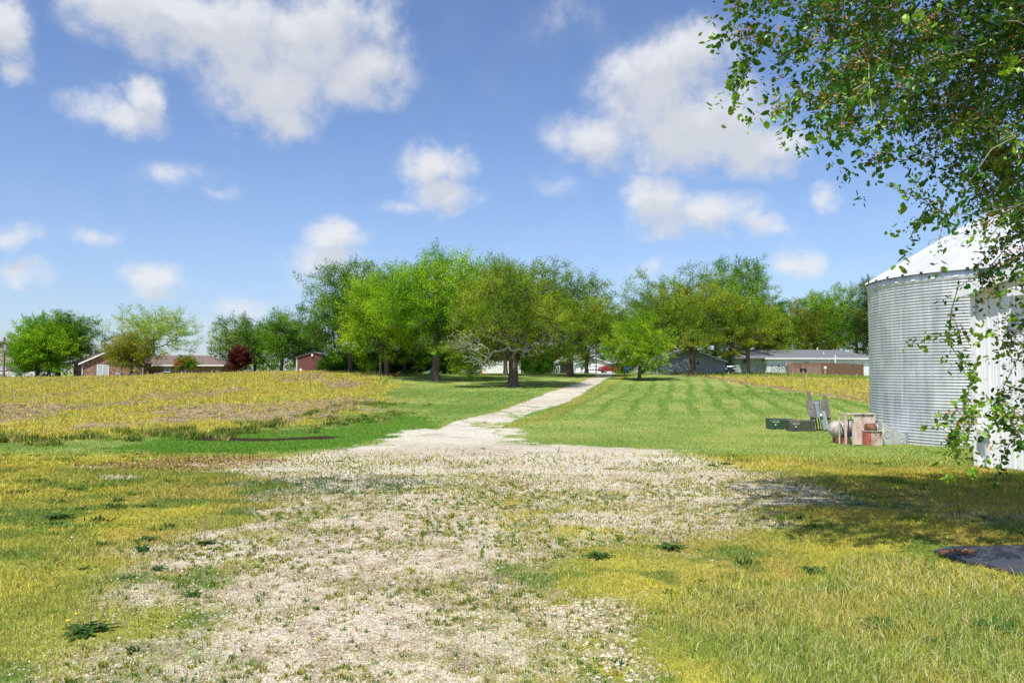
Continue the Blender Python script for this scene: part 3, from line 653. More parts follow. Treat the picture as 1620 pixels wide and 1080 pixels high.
T('poplar_tree', 'pale bluish green tree behind the purple plum tree', 'tree', 375, 128, 496, 36, 'blue', 9, 590, group=GB, npt=330, m_=24, leaf=.25, spread=.8, lobe=.33, lobes=15)
T('poplar_tree', 'greyish green tree right of the purple plum tree', 'tree', 404, 132, 508, 26, 'blue', 10, 590, group=GB, npt=200, m_=24, leaf=.25, lobe=.33)
T('ash_tree', 'dark green ash tree left of the red shed', 'tree', 446, 124, 488, 36, 'mid', 11, 588, group=GB, npt=330, m_=28, leaf=.24, spread=.8, lobe=.36)
T('ash_tree', 'slender dark tree rising behind the red shed', 'tree', 486, 128, 496, 34, 'dark', 12, 588, group=GB, npt=300, m_=28, leaf=.24, lobe=.36)
# centre cluster
T('oak_tree', 'broad green oak at the left end of the central grove, over the red shed', 'tree', 555, 98, 416, 66, 'mid', 13, 586, group='trees of the central grove', npt=560, m_=36, leaf=.24, spread=.85, lobes=16, lobe=.36, trunk_r=.3)
T('oak_tree', 'bright oak in the left half of the central grove, left of the tall one', 'tree', 612, 90, 424, 60, 'lime', 14, 580, group='trees of the central grove', npt=480, m_=36, leaf=.22, lobes=15, lobe=.36)
T('maple_tree', 'tallest bright green tree of the central grove with a dark forked trunk', 'tree', 690, 82, 392, 84, 'maple', 15, 572, group='trees of the central grove', npt=760, m_=38, leaf=.21, spread=.8, lobes=20, lobe=.33, trunk_r=.38, fork=1.9)
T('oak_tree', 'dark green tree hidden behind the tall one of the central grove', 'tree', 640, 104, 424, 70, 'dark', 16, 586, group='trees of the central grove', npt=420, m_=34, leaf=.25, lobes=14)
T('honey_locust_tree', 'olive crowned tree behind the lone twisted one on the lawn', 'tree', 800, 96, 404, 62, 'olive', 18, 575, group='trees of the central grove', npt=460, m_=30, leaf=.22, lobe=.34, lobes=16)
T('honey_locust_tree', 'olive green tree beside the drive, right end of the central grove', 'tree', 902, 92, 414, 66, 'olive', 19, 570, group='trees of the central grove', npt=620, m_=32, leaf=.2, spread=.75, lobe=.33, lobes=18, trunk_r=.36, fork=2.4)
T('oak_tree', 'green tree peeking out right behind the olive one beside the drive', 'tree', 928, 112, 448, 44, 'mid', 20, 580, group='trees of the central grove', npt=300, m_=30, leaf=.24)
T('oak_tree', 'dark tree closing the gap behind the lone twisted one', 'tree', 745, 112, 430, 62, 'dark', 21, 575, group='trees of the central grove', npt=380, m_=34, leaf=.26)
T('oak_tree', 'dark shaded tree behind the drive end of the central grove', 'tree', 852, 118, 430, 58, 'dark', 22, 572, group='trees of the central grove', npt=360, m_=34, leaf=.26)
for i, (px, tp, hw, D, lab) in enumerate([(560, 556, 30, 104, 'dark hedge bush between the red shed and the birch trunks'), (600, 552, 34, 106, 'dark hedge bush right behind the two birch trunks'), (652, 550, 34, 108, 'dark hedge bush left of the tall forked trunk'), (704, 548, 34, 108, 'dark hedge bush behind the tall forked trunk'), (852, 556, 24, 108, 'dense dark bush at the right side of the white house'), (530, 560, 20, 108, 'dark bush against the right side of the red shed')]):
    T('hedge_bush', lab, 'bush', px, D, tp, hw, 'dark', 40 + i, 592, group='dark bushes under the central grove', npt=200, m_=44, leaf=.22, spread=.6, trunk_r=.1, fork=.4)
for px, s_, lab in ((602, 50, 'left of two slim pale birch trunks at the edge of the central grove'), (610, 51, 'right one of two slim pale birch trunks under the central grove')):
    T('birch_tree', lab, 'tree', px, 96, 476, 22, 'brown', s_, 545, group='two birches', npt=110, m_=16, leaf=.18, trunk_r=.13, bark='bark_pale', fork=3.0)
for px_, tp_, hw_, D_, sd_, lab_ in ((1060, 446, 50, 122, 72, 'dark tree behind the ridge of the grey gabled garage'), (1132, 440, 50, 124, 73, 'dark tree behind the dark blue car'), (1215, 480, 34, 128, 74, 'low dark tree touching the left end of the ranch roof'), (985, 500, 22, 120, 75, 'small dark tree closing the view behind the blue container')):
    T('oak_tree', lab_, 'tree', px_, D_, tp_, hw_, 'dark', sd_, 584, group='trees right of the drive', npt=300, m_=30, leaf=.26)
# lone tree on the lawn with dead lower branches
lx, ly = ground_at(812, 612)
rs = np.random.default_rng(64); exl = []
for cx_, cz_, cy_, rr_, n_ in ((-4.6, 2.1, -1.2, 1.1, 34), (-3.6, 1.5, -1.5, .9, 22), (-5.2, 3.1, -1.0, 1.1, 30), (4.4, 3.0, -.8, 1.1, 30), (-2.6, 2.6, -1.4, 1.0, 24), (2.2, 3.0, -1.5, 1.2, 24)):
    q = rs.normal(0, 1, (n_, 3)); q /= np.linalg.norm(q, axis=1)[:, None]; exl.append(q * (rs.random(n_) ** .4 * rr_)[:, None] * np.array([1.2, 1, .8]) + np.array([cx_ + lx, cy_ + ly, cz_ + gz(lx, ly)]))
exl = np.concatenate(exl)
lone = tree('hawthorn_tree', 'lone olive tree on the lawn left of the drive, twisted trunk and dead lower branches', 'tree', lx, ly, Z_of(403, ly), 84 / F_PX * ly, 'olive', 60, npt=760, m_=30, leaf=.17, spread=.62, bottom=Z_of(585, ly), trunk_r=.42, lobes=22, lobe=.32, fork=2.0, crown_b=-.7, extra=exl)
rs = np.random.default_rng(61); lz = gz(lx, ly)
dp = []
for cx_, cz_, cy_, rr_, n_ in ((-4.3, 4.0, -2.2, 1.4, 150), (-.2, 4.7, -3.4, 1.3, 130), (3.6, 4.6, -3.0, 1.2, 90), (-3.2, 2.6, -2.8, 1.1, 80), (-2.2, 5.0, -3.2, 1.2, 60), (1.6, 3.4, -3.0, 1.0, 60)):
    q = rs.normal(0, 1, (n_, 3)); q /= np.linalg.norm(q, axis=1)[:, None]; dp.append(q * (rs.random(n_) ** .4 * rr_)[:, None] * np.array([1.3, .8, .8]) + np.array([cx_, cy_, cz_]))
dp = np.concatenate(dp)
N, par, r, tips, nseg = skeleton(rs, np.zeros(3), 2.2, dp, .13, (0, -.35), wob=.12, step=.3, expo=.55)
V, Fc = tube_mesh(N, par, r, .016, nseg, 5, 1.0); mesh_np('dead_branches', V, Fc, M['deadwood'], lone, smooth=True)
P_ = np.array(PAL['olive']); V, Fc, C = leaves_at(rs, dp[100::2], np.tile([0, 0, -.3], (len(dp[100::2]), 1)), 10, .15, .5, P_[rs.integers(0, 3, len(dp[100::2]))])
# small tree right of the drive
sx, sy = ground_at(1012, 601)
small = tree('apple_tree', 'small round bright green tree alone on the lawn right of the drive', 'tree', sx, sy, Z_of(488, sy), 50 / F_PX * sy, 'lime', 62, npt=420, m_=34, leaf=.16, spread=.45, bottom=Z_of(590, sy), trunk_r=.2, lobes=14, lobe=.4, fork=.9, crown_b=-.85)
rs = np.random.default_rng(63); q = crown_pts(rs, 150, (0, 0, 2.6), (2.9, 2.9, 1.9), 9); V, Fc, C = leaves_at(rs, q, np.tile([0, 0, .2], (150, 1)), 12, .17, .4, np.tile(A(176, 190, 130), (150, 1)) * 1.3); mesh_np('blossom', V, Fc, M['leaf'], small, col=C)
# right cluster
T('honey_locust_tree', 'big olive tree in front of the grey gabled garage', 'tree', 1096, 99, 420, 84, 'olive', 23, 578, group='trees right of the drive', npt=740, m_=32, leaf=.21, lobe=.33, lobes=20, trunk_r=.36, fork=2.2, dpx=-14)
T('willow_tree', 'taller leafy green tree rising behind the big olive tree on the right', 'tree', 1168, 122, 410, 52, 'mid', 24, 560, group='trees right of the drive', npt=460, m_=28, leaf=.26, lobe=.32, lobes=16)
T('honey_locust_tree', 'olive green tree at the left end of the white ranch house', 'tree', 1183, 101, 470, 52, 'olive', 25, 578, group='trees right of the drive', npt=420, m_=30, leaf=.2, lobe=.35, lobes=14, trunk_r=.26, fork=1.5)
T('oak_tree', 'dark tree filling the gap above the grey garage roof', 'tree', 1015, 126, 478, 44, 'mid', 26, 580, group='trees right of the drive', npt=300, m_=30, leaf=.25)
T('oak_tree', 'olive brown tree behind the white ranch house roof', 'tree', 1262, 146, 470, 50, 'brown', 27, 575, group='trees right of the drive', npt=400, m_=30, leaf=.27, lobes=13)
T('ash_tree', 'bright green ash behind the middle of the white ranch roof', 'tree', 1312, 148, 450, 44, 'maple', 28, 572, group='trees right of the drive', npt=400, m_=30, leaf=.27, lobe=.34, lobes=14)
T('ash_tree', 'green tree behind the ranch house, partly cut by the grain bin', 'tree', 1355, 140, 458, 40, 'mid', 29, 572, group='trees right of the drive', npt=340, m_=30, leaf=.27)
T('spruce_tree', 'greyish green tree at the left edge of the grain bin', 'tree', 1382, 132, 442, 28, 'conif', 30, 585, group='trees right of the drive', npt=260, m_=34, leaf=.25, lobe=.34)
T('oak_tree', 'shaded green tree behind the left end of the ranch house', 'tree', 1222, 140, 476, 40, 'mid', 31, 575, group='trees right of the drive', npt=300, m_=30, leaf=.27)
T('oak_tree', 'green tree low behind the ranch roof between two taller ones', 'tree', 1288, 154, 462, 46, 'mid', 32, 575, group='trees right of the drive', npt=300, m_=30, leaf=.27)

# far wood behind everything
rs = np.random.default_rng(70); tp = []
for k in range(70):
    a = -1.15 + 2.3 * k / 69 + rs.normal(0, .01); D = rs.uniform(215, 260); hh = rs.uniform(5, 9) * (0.75 if a < -.2 else 1)
    tp.append(crown_pts(rs, 60, (a * D, D, hh * .5), (rs.uniform(6, 9), 5, hh * .55), 7))
tp = np.concatenate(tp); P_ = np.array(PAL['dark'] + PAL['brown'] + PAL['mid'])
V, Fc, C = leaves_at(rs, tp, np.tile([0, 0, .3], (len(tp), 1)), 14, .7, 1.6, P_[rs.integers(0, 9, len(tp))] * 1.3)
tag(mesh_np('far_wood', V, Fc, M['leaf'], col=C), kind='stuff')

# ------------------------------------------------------------------ near tree overhanging from the right
rs = np.random.default_rng(90)
TX, TYY = 9.3, 8.6
BND_Y = [-4000, -400, -60, 0, 12, 30, 70, 105, 140, 165, 200, 225, 262, 290, 330, 360, 400, 450, 480, 500, 530, 620, 680, 715, 735, 760]
BND_X = [500, 930, 1130, 1165, 1180, 1240, 1250, 1290, 1280, 1290, 1305, 1425, 1440, 1472, 1495, 1520, 1555, 1590, 1600, 1580, 1560, 1565, 1555, 1580, 1640, 1700]
cand = rs.normal(0, 1, (90000, 3)); cand /= np.linalg.norm(cand, axis=1)[:, None]; cand *= (rs.random(90000) ** .4)[:, None]
cand = cand * np.array([7.8, 3.3, 5.2]) + np.array([7.4, 8.3, 6.2]); cand = cand[cand[:, 2] > .7]
bx_, by_ = project(cand); lim = np.interp(by_, BND_Y, BND_X); inside = bx_ > lim
dens = np.where(by_ < 300, 1.0, np.where(by_ < 440, .75, np.where(bx_ > 1575, 1.0, .5))) * np.clip((bx_ - lim) / 130 + .18, 0, 1)
dens = np.where((bx_ < 1640) & (by_ > -20), dens, .6)
clump = fbm(bx_ / 34 + cand[:, 1] * .8, by_ / 30, 131, 3)
dens = dens * np.where((bx_ < 1640) & (by_ > -20), sstep(.38, .58, clump) * .95 + .05, 1)
k = inside & (rs.random(len(cand)) < dens * .30) & (cand[:, 0] < 11.5)
pts = cand[k]
def addp(px, py, D, n=1, s=.12):
    return [at(px + rs.normal(0, 1), py, D) + rs.normal(0, s, 3) for _ in range(n)]
ex = []
for px, py, D, n in [(1158, 127, 6.4, 1), (1172, 92, 6.4, 2), (1186, 100, 6.4, 2), (1215, 118, 6.5, 3), (1222, 88, 6.4, 3), (1162, 14, 6.6, 3), (1185, 18, 6.6, 3), (1205, 40, 6.6, 3), (1212, 60, 6.6, 2), (1240, 70, 6.6, 4), (1262, 95, 6.6, 5), (1283, 200, 6.2, 4), (1290, 186, 6.2, 4), (1272, 165, 6.2, 3), (1302, 165, 6.3, 4), (1318, 150, 6.3, 4), (1350, 192, 6.5, 3), (1386, 272, 6.5, 2), (1392, 232, 6.6, 3), (1448, 290, 6.8, 3), (1475, 312, 6.8, 3), (1490, 345, 7, 3), (1482, 372, 7, 2),
    (1523, 523, 7.2, 2), (1513, 552, 7.2, 2), (1538, 600, 7.2, 2), (1508, 676, 7.0, 3), (1520, 668, 7.0, 4), (1532, 660, 7.0, 3), (1498, 690, 7.0, 1), (1575, 705, 7, 2), (1590, 712, 7, 2), (1602, 695, 7, 2), (1590, 650, 7, 3), (1572, 655, 7, 3), (1562, 420, 7, 5), (1578, 440, 7, 4)]: ex += addp(px, py, D, n)
lobe_ = rs.normal(0, 1, (260, 3)); lobe_ /= np.linalg.norm(lobe_, axis=1)[:, None]; lobe_ = lobe_ * (rs.random((260, 1)) ** .4) * np.array([2.3, 1.3, 1.2]) + np.array([2.9, 6.0, 8.2])
pts = np.concatenate([pts, np.array(ex), lobe_])
base = np.array([TX, TYY, gz(TX, TYY) - .1])
N, par, r, tips, nseg = skeleton(rs, base, 4.2, pts, .22, (-.3, 0), wob=.05, step=.3, droopy=True, expo=.58)
e = empty('cottonwood_tree', tuple(base), 0, 'large leafy tree overhanging from the upper right, close to the camera', 'tree')
N0 = N - base
V, Fc = tube_mesh(N0, par, np.minimum(r, .3) * .9, .0042, nseg, 6); mesh_np('trunk', V, Fc, M['bark_grey'], e, smooth=True)
tp = N0[tips]; dr = tp - N0[par[tips]]; dr /= np.linalg.norm(dr, axis=1)[:, None] + 1e-9; dr[:, 2] -= .3
pal = np.array([A(84, 134, 26), A(60, 108, 24), A(120, 158, 40), A(50, 92, 30)])
cl = pal[np.clip((fbm(tp[:, 0], tp[:, 2], 141, 3) * 5.5 - .8 + rs.normal(0, .5, len(tp))).astype(int), 0, 3)]
V, Fc, C = leaves_at(rs, tp, dr, 15, .064, .15, cl * 1.3, flat=.9, droop=.5, fold=True, aspect=.6, along=.36)
V2, F2, C2 = leaves_at(rs, tp, dr, 13, .036, .18, cl * 1.4, flat=.9, droop=.4, fold=True, aspect=.6, along=.4)
Va, Fa, Ca = merge([(V, Fc, C), (V2, F2, C2)]); mesh_np('crown', Va, Fa, M['leaf_gloss'], e, col=Ca)
qi = rs.random(len(tp)) < .6; V, Fc, C = leaves_at(rs, tp[qi] - dr[qi] * .1, dr[qi], 22, .028, .10, np.where(rs.random((qi.sum(), 1)) < .5, A(214, 164, 96), A(160, 108, 60)), flat=.9, aspect=.7)
mesh_np('seed_clusters', V, Fc, M['leaf'], e, col=C)
print('near tree twigs', len(pts))
# ------------------------------------------------------------------ building materials
def linemat(name, col, period, axis='Z', dark=.55, rough=.7, width=.12, metal=0, namp=.15):
    m, nt, p = newmat(name); L = nt.links.new
    tc = nd(nt, 'ShaderNodeTexCoord'); sx_ = nd(nt, 'ShaderNodeSeparateXYZ'); L(tc.outputs['Object'], sx_.inputs[0])
    d = nd(nt, 'ShaderNodeMath', operation='DIVIDE', i_1=period); L(sx_.outputs[axis], d.inputs[0]); fr = nd(nt, 'ShaderNodeMath', operation='FRACT'); L(d.outputs[0], fr.inputs[0])
    r = ramp(nt, [(0, dark), (width, 1), (.97, 1.0), (1, dark)]); L(fr.outputs[0], r.inputs['Fac'])
    n = nd(nt, 'ShaderNodeTexNoise', i_Scale=1.7, i_Detail=6.0); L(tc.outputs['Object'], n.inputs['Vector'])
    rn = ramp(nt, [(.3, tuple(np.array(col) * (1 - namp))), (.7, tuple(np.minimum(np.array(col) * (1 + namp * .5), .95)))]); L(n.outputs['Fac'], rn.inputs['Fac'])
    mm = nd(nt, 'ShaderNodeMix', data_type='RGBA', blend_type='MULTIPLY'); mm.inputs[0].default_value = 1; L(rn.outputs['Color'], mm.inputs[6]); L(r.outputs['Color'], mm.inputs[7]); L(mm.outputs[2], p.inputs['Base Color'])
    p.inputs['Roughness'].default_value = rough; p.inputs['Metallic'].default_value = metal; return m
def brickmat(name, c1, c2, mortar):
    m, nt, p = newmat(name); L = nt.links.new
    tc = nd(nt, 'ShaderNodeTexCoord'); s = nd(nt, 'ShaderNodeSeparateXYZ'); L(tc.outputs['Object'], s.inputs[0]); a = nd(nt, 'ShaderNodeMath', operation='ADD'); L(s.outputs['X'], a.inputs[0]); L(s.outputs['Y'], a.inputs[1])
    c = nd(nt, 'ShaderNodeCombineXYZ'); L(a.outputs[0], c.inputs['X']); L(s.outputs['Z'], c.inputs['Y'])
    b = nd(nt, 'ShaderNodeTexBrick', i_Color1=(*c1, 1), i_Color2=(*c2, 1), i_Mortar=(*mortar, 1), i_Scale=1.0); b.inputs['Brick Width'].default_value = .42; b.inputs['Row Height'].default_value = .15; b.inputs['Mortar Size'].default_value = .012; b.inputs['Bias'].default_value = -.1
    L(c.outputs[0], b.inputs['Vector']); n = nd(nt, 'ShaderNodeTexNoise', i_Scale=3.0, i_Detail=5.0); L(c.outputs[0], n.inputs['Vector'])
    r = ramp(nt, [(.35, .6), (.65, 1.35)]); L(n.outputs['Fac'], r.inputs['Fac']); mm = nd(nt, 'ShaderNodeMix', data_type='RGBA', blend_type='MULTIPLY'); mm.inputs[0].default_value = 1
    L(b.outputs['Color'], mm.inputs[6]); L(r.outputs['Color'], mm.inputs[7]); L(mm.outputs[2], p.inputs['Base Color']); p.inputs['Roughness'].default_value = .9; return m
M['brick'] = brickmat('brick', (.20, .085, .055), (.30, .15, .10), (.30, .25, .21))
M['brick_dark'] = brickmat('barn_brick', (.16, .11, .10), (.24, .17, .15), (.28, .25, .22))
M['white'] = simple('white_paint', (.80, .81, .82), .6, namp=.08, nscale=2, bump=.05)
M['offwhite'] = simple('weathered_white', (.62, .60, .55), .7, namp=.2, nscale=3)
M['cream'] = linemat('cream_boards', (.46, .38, .30), .25, 'X', .8)
M['wsiding'] = linemat('white_siding', (.80, .80, .82), .22, 'Z', .82)
M['gshade_siding'] = linemat('grey_shade_siding', (.44, .49, .55), .22, 'Z', .86)  # grey taken darker to carry tree shade on garage and ranch side wall
M['redsiding'] = linemat('dark_red_siding', (.17, .055, .045), .28, 'Z', .45, width=.25)
M['roof_brown'] = simple('brown_shingles', (.20, .145, .125), .95, nscale=3, namp=.35, bump=.3, spec=.1)
M['roof_grey'] = simple('grey_shingles', (.18, .185, .195), .95, nscale=4, namp=.35, bump=.3, spec=.1)
M['roof_green'] = simple('green_roof_metal', (.05, .22, .16), .5, namp=.1)
M['glass'] = simple('window_glass', (.10, .13, .15), .08, namp=.3, nscale=.8, bump=0, spec=.8)
M['curtain'] = simple('curtained_glass', (.42, .46, .48), .15, namp=.35, nscale=1.2, bump=0, spec=.8)
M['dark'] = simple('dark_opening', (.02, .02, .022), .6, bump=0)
M['fence'] = linemat('brown_boards', (.20, .115, .065), .14, 'X', .6, width=.08)
M['polewood'] = simple('pole_wood', (.20, .165, .13), .95, nscale=4, namp=.3, bump=.5)
M['polewood2'] = simple('pale_pole_wood', (.36, .32, .26), .95, nscale=4, namp=.3, bump=.5)
M['wood'] = linemat('weathered_planks', (.25, .235, .215), .09, 'Z', .4, .95, .12, namp=.45)
M['post'] = simple('weathered_post', (.25, .215, .16), .95, nscale=14, namp=.4, bump=.6)
M['greysteel'] = simple('grey_box_steel', (.34, .40, .44), .45, metal=.2, namp=.2, nscale=5)
M['lightsteel'] = simple('light_channel_steel', (.55, .59, .62), .4, metal=.3, namp=.15, nscale=5)
M['boxgreen'] = simple('utility_green_paint', (.035, .085, .045), .5, namp=.35, nscale=5)
M['boxgreen2'] = simple('faded_green_paint', (.07, .085, .06), .65, namp=.45, nscale=4)
M['fadedred'] = simple('faded_lid_paint', (.20, .11, .095), .7, namp=.35, nscale=5)
M['black'] = simple('black_paint', (.02, .022, .025), .5, bump=0)
M['navy'] = simple('navy_tube', (.03, .045, .09), .5, bump=0)
M['red'] = simple('faded_red_paint', (.42, .12, .09), .6, namp=.4, nscale=6)
M['orange'] = simple('orange_plastic', (.75, .16, .04), .6, namp=.15)
M['yellow'] = simple('yellow_plastic', (.75, .45, .04), .6, namp=.15)
M['blue'] = simple('blue_bin_paint', (.03, .12, .38), .5, namp=.2)
M['carred'] = simple('red_car_paint', (.28, .02, .03), .3, namp=.1, bump=0, spec=.7)
M['carblue'] = simple('dark_car_paint', (.03, .04, .07), .25, namp=.1, bump=0, spec=.7)
M['tyre'] = simple('tyre_rubber', (.025, .025, .025), .9); M['rim'] = simple('wheel_rim', (.45, .45, .47), .35, metal=.6)
M['concrete'] = simple('concrete', (.42, .39, .35), .9, nscale=5, namp=.25, bump=.4)
M['maroon'] = simple('maroon_cloth', (.18, .05, .05), .8)
M['teal'] = simple('teal_barrel', (.10, .26, .28), .6)
def rustmat(name, paint, rust, lo=.42, hi=.56, sc=2.2, metal=.1):
    m, nt, p = newmat(name); L = nt.links.new
    tc = nd(nt, 'ShaderNodeTexCoord'); mp = nd(nt, 'ShaderNodeMapping'); mp.inputs['Scale'].default_value = (1, 1, .4); L(tc.outputs['Object'], mp.inputs['Vector'])
    n = nd(nt, 'ShaderNodeTexNoise', i_Scale=sc, i_Detail=8.0, i_Roughness=.7, i_Distortion=.6); L(mp.outputs[0], n.inputs['Vector'])
    n2 = nd(nt, 'ShaderNodeTexNoise', i_Scale=sc * 9, i_Detail=4.0); L(mp.outputs[0], n2.inputs['Vector'])
    ad = nd(nt, 'ShaderNodeMath', operation='MULTIPLY_ADD', i_1=.25); L(n2.outputs['Fac'], ad.inputs[0]); L(n.outputs['Fac'], ad.inputs[2])
    r = ramp(nt, [(lo + .1, paint), ((lo + hi) / 2 + .1, tuple(np.array(paint) * .6 + np.array(rust) * .4)), (hi + .12, rust)]); L(ad.outputs[0], r.inputs['Fac']); L(r.outputs['Color'], p.inputs['Base Color'])
    p.inputs['Roughness'].default_value = .75; p.inputs['Metallic'].default_value = metal
    b = nd(nt, 'ShaderNodeBump', i_Strength=.3, i_Distance=.01); L(n2.outputs['Fac'], b.inputs['Height']); L(b.outputs[0], p.inputs['Normal']); return m
M['rustpink'] = rustmat('rusted_pale_paint', (.66, .56, .51), (.30, .16, .10), .5, .64, 1.5)
M['rustheavy'] = rustmat('heavy_rust', (.46, .20, .09), (.17, .07, .04), .4, .55, 4)
M['tank'] = rustmat('tank_paint', (.50, .47, .44), (.24, .10, .06), .48, .6, 3)
M['galvduct'] = rustmat('galvanized_duct', (.56, .60, .60), (.44, .44, .42), .45, .7, 3, .35)

def window(par, x0, x1, z0, z1, y, glass='glass', mull=1, fr=.07, depth=.06, name='window'):
    """frame with sill and panes standing just proud of the wall plane y (towards -y)"""
    b = MB(); b.bx(x0, x1, y - depth, y - .002, z1 - fr, z1); b.bx(x0, x1, y - depth, y - .002, z0, z0 + fr)
    b.bx(x0, x0 + fr, y - depth, y - .002, z0 + fr, z1 - fr); b.bx(x1 - fr, x1, y - depth, y - .002, z0 + fr, z1 - fr)
    for i in range(mull):
        xm = x0 + (x1 - x0) * (i + 1) / (mull + 1); b.bx(xm - fr * .4, xm + fr * .4, y - depth * .9, y - .002, z0 + fr, z1 - fr)
    f = b.build(name, M['white'], par)
    MB().bx(x0 + fr * .9, x1 - fr * .9, y - depth * .45, y - .004, z0 + fr * .9, z1 - fr * .9).build('pane', M[glass], f)
    MB().bx(x0 - .05, x1 + .05, y - depth - .05, y - depth * .2, z0 - .06, z0 - .002).build('sill', M['white'], f)
    return f
def gable_roof_y(x0, x1, y0, y1, ze, zr, th=.14, ov=.35):
    """ridge along y"""
    xm = (x0 + x1) / 2; s = (zr - ze) / (xm - x0); b = MB(); e = ze - s * ov
    b.prism([(x0 - ov, e), (xm, zr), (x1 + ov, e), (x1 + ov, e + th), (xm, zr + th), (x0 - ov, e + th)], 'y', y0 - ov, y1 + ov); return b
def hip_roof(x0, x1, y0, y1, ze, zr, hl=0, hr=0, ov=.45, th=.1):
    """ridge along x; hl/hr: hip run at the left/right end (0 = gable end)"""
    x0 -= ov; x1 += ov; y0 -= ov; y1 += ov; ym = (y0 + y1) / 2; b = MB(); ax = x0 + hl; bx2 = x1 - hr
    vs = [(x0, y0, ze), (x1, y0, ze), (x1, y1, ze), (x0, y1, ze), (ax, ym, zr), (bx2, ym, zr), (x0, y0, ze - th), (x1, y0, ze - th), (x1, y1, ze - th), (x0, y1, ze - th)]
    b.add(vs, [(0, 1, 5, 4), (2, 3, 4, 5), (1, 2, 5), (3, 0, 4), (6, 7, 1, 0), (7, 8, 2, 1), (8, 9, 3, 2), (9, 6, 0, 3), (9, 8, 7, 6)]); return b

# ---------------- brick ranch house on the left
D0 = 118.0; k0 = D0 / F_PX; H0 = np.array([D_of(240, D0), D0, gz(D_of(240, D0), D0) - .4]); hz = lambda py, D=D0: Z_of(py, D) - H0[2]
hx = lambda px, D=D0: D_of(px, D) - H0[0]
bh = empty('brick_house', tuple(H0), 0, 'long brown brick ranch house with brown shingle roof beyond the left field', 'house')
gxa, gxb = hx(137), hx(231); gy = -1.0; ez = hz(574); rz_ = hz(553.5)
rx_b = hx(346)
w_ = MB(); w_.prism([(gxa, 0), (gxb, 0), (gxb, ez), ((gxa + gxb) / 2, rz_ - .05), (gxa, ez)], 'y', gy, gy + 9); w_.bx(gxb + .003, rx_b, 1.2, 9.5, 0, hz(577.5)); w_.bx(hx(104), gxa - .003, 2.2, 9.8, 0, hz(574)); w_.build('wall', M['brick'], bh)
rf = gable_roof_y(gxa, gxb, gy, gy + 9, ez, rz_, ov=.4).build('roof', M['roof_brown'], bh)
hip_roof(gxb - 2, rx_b, 1.2, 9.5, hz(577.5) + .03, hz(561), hl=0, hr=4.2).build('roof', M['roof_brown'], bh)
hip_roof(hx(104), gxa + 3.5, 2.2, 9.8, hz(574) + .03, hz(556), hl=2, hr=0).build('roof', M['roof_brown'], bh)
b = MB(); xm = (gxa + gxb) / 2; s_ = (rz_ - ez) / (xm - gxa)
for sg, xe in ((1, gxa), (-1, gxb)):
    b.prism([(xe - sg * .42, ez - s_ * .42 - .12), (xm, rz_ - .12), (xm, rz_ + .08), (xe - sg * .42, ez - s_ * .42 + .08)], 'y', gy - .47, gy - .41)
b.bx(gxb + .5, rx_b + .5, .66, .74, hz(577.5) - .12, hz(577.5) + .05)
b.bx(gxa - .08, gxa + .02, gy - .1, gy - .01, 0, ez - .3); b.bx(gxb + .02, gxb + .12, gy - .1, gy - .01, 0, ez - .2); b.build('gutter', M['white'], bh)
d_ = window(bh, hx(159.5), hx(178), hz(596.5), hz(577), gy, 'curtain', 1, .1, name='sliding_door'); tag(d_, 'white framed sliding glass door')
window(bh, hx(213), hx(220), hz(586.5), hz(579), gy, 'curtain', 1); window(bh, hx(253.5), hx(265), hz(588), hz(579), 1.2, 'glass', 2); window(bh, hx(282), hx(290), hz(597), hz(583.5), 1.2, 'glass', 0, name='door')
window(bh, hx(121), hx(127), hz(591), hz(581), 2.2, 'glass', 0); window(bh, hx(132), hx(136.5), hz(591), hz(579), 2.2, 'curtain', 0)
MB().bx(hx(191), hx(199), gy - .5, gy - .05, hz(594.5), hz(589)).build('air_conditioner', M['greysteel'], bh)
for a_, b_, r_ in (((hx(151), 4, hz(563)), (hx(151), 4, hz(556)), .08), ((hx(265), 3.2, hz(571)), (hx(265), 3.2, hz(569)), .12), ((hx(180), 2, hz(559)), (hx(180), 2, hz(553)), .08)): MB().cyl(a_, b_, r_, n=8).build('vent_pipe', M['white'], bh)
for q_ in ((hx(212), hx(216), 4.8, 5.1, hz(562.5), hz(559.5)), (hx(264), hx(268), 4.4, 4.7, hz(563), hz(560.6)), (hx(321), hx(325), 4.4, 4.7, hz(563.5), hz(561))): MB().bx(*q_).build('roof_vent', M['black'], bh)
# yellow garden toy and white box by the wall
g0 = np.array([D_of(233, 115), 115, gz(D_of(233, 115), 115)]); y_ = MB(); y_.bx(-.3, .3, -.2, .2, 0, .45); y_.prism([(-.3, .45), (.3, .45), (.05, .95), (-.1, .95)], 'y', -.15, .15)
tag(y_.build('garden_toy', M['yellow'], None, (D_of(233, 115), 115, Z_of(596, 115))), 'small yellow plastic toy standing against the brick house wall', 'toy')

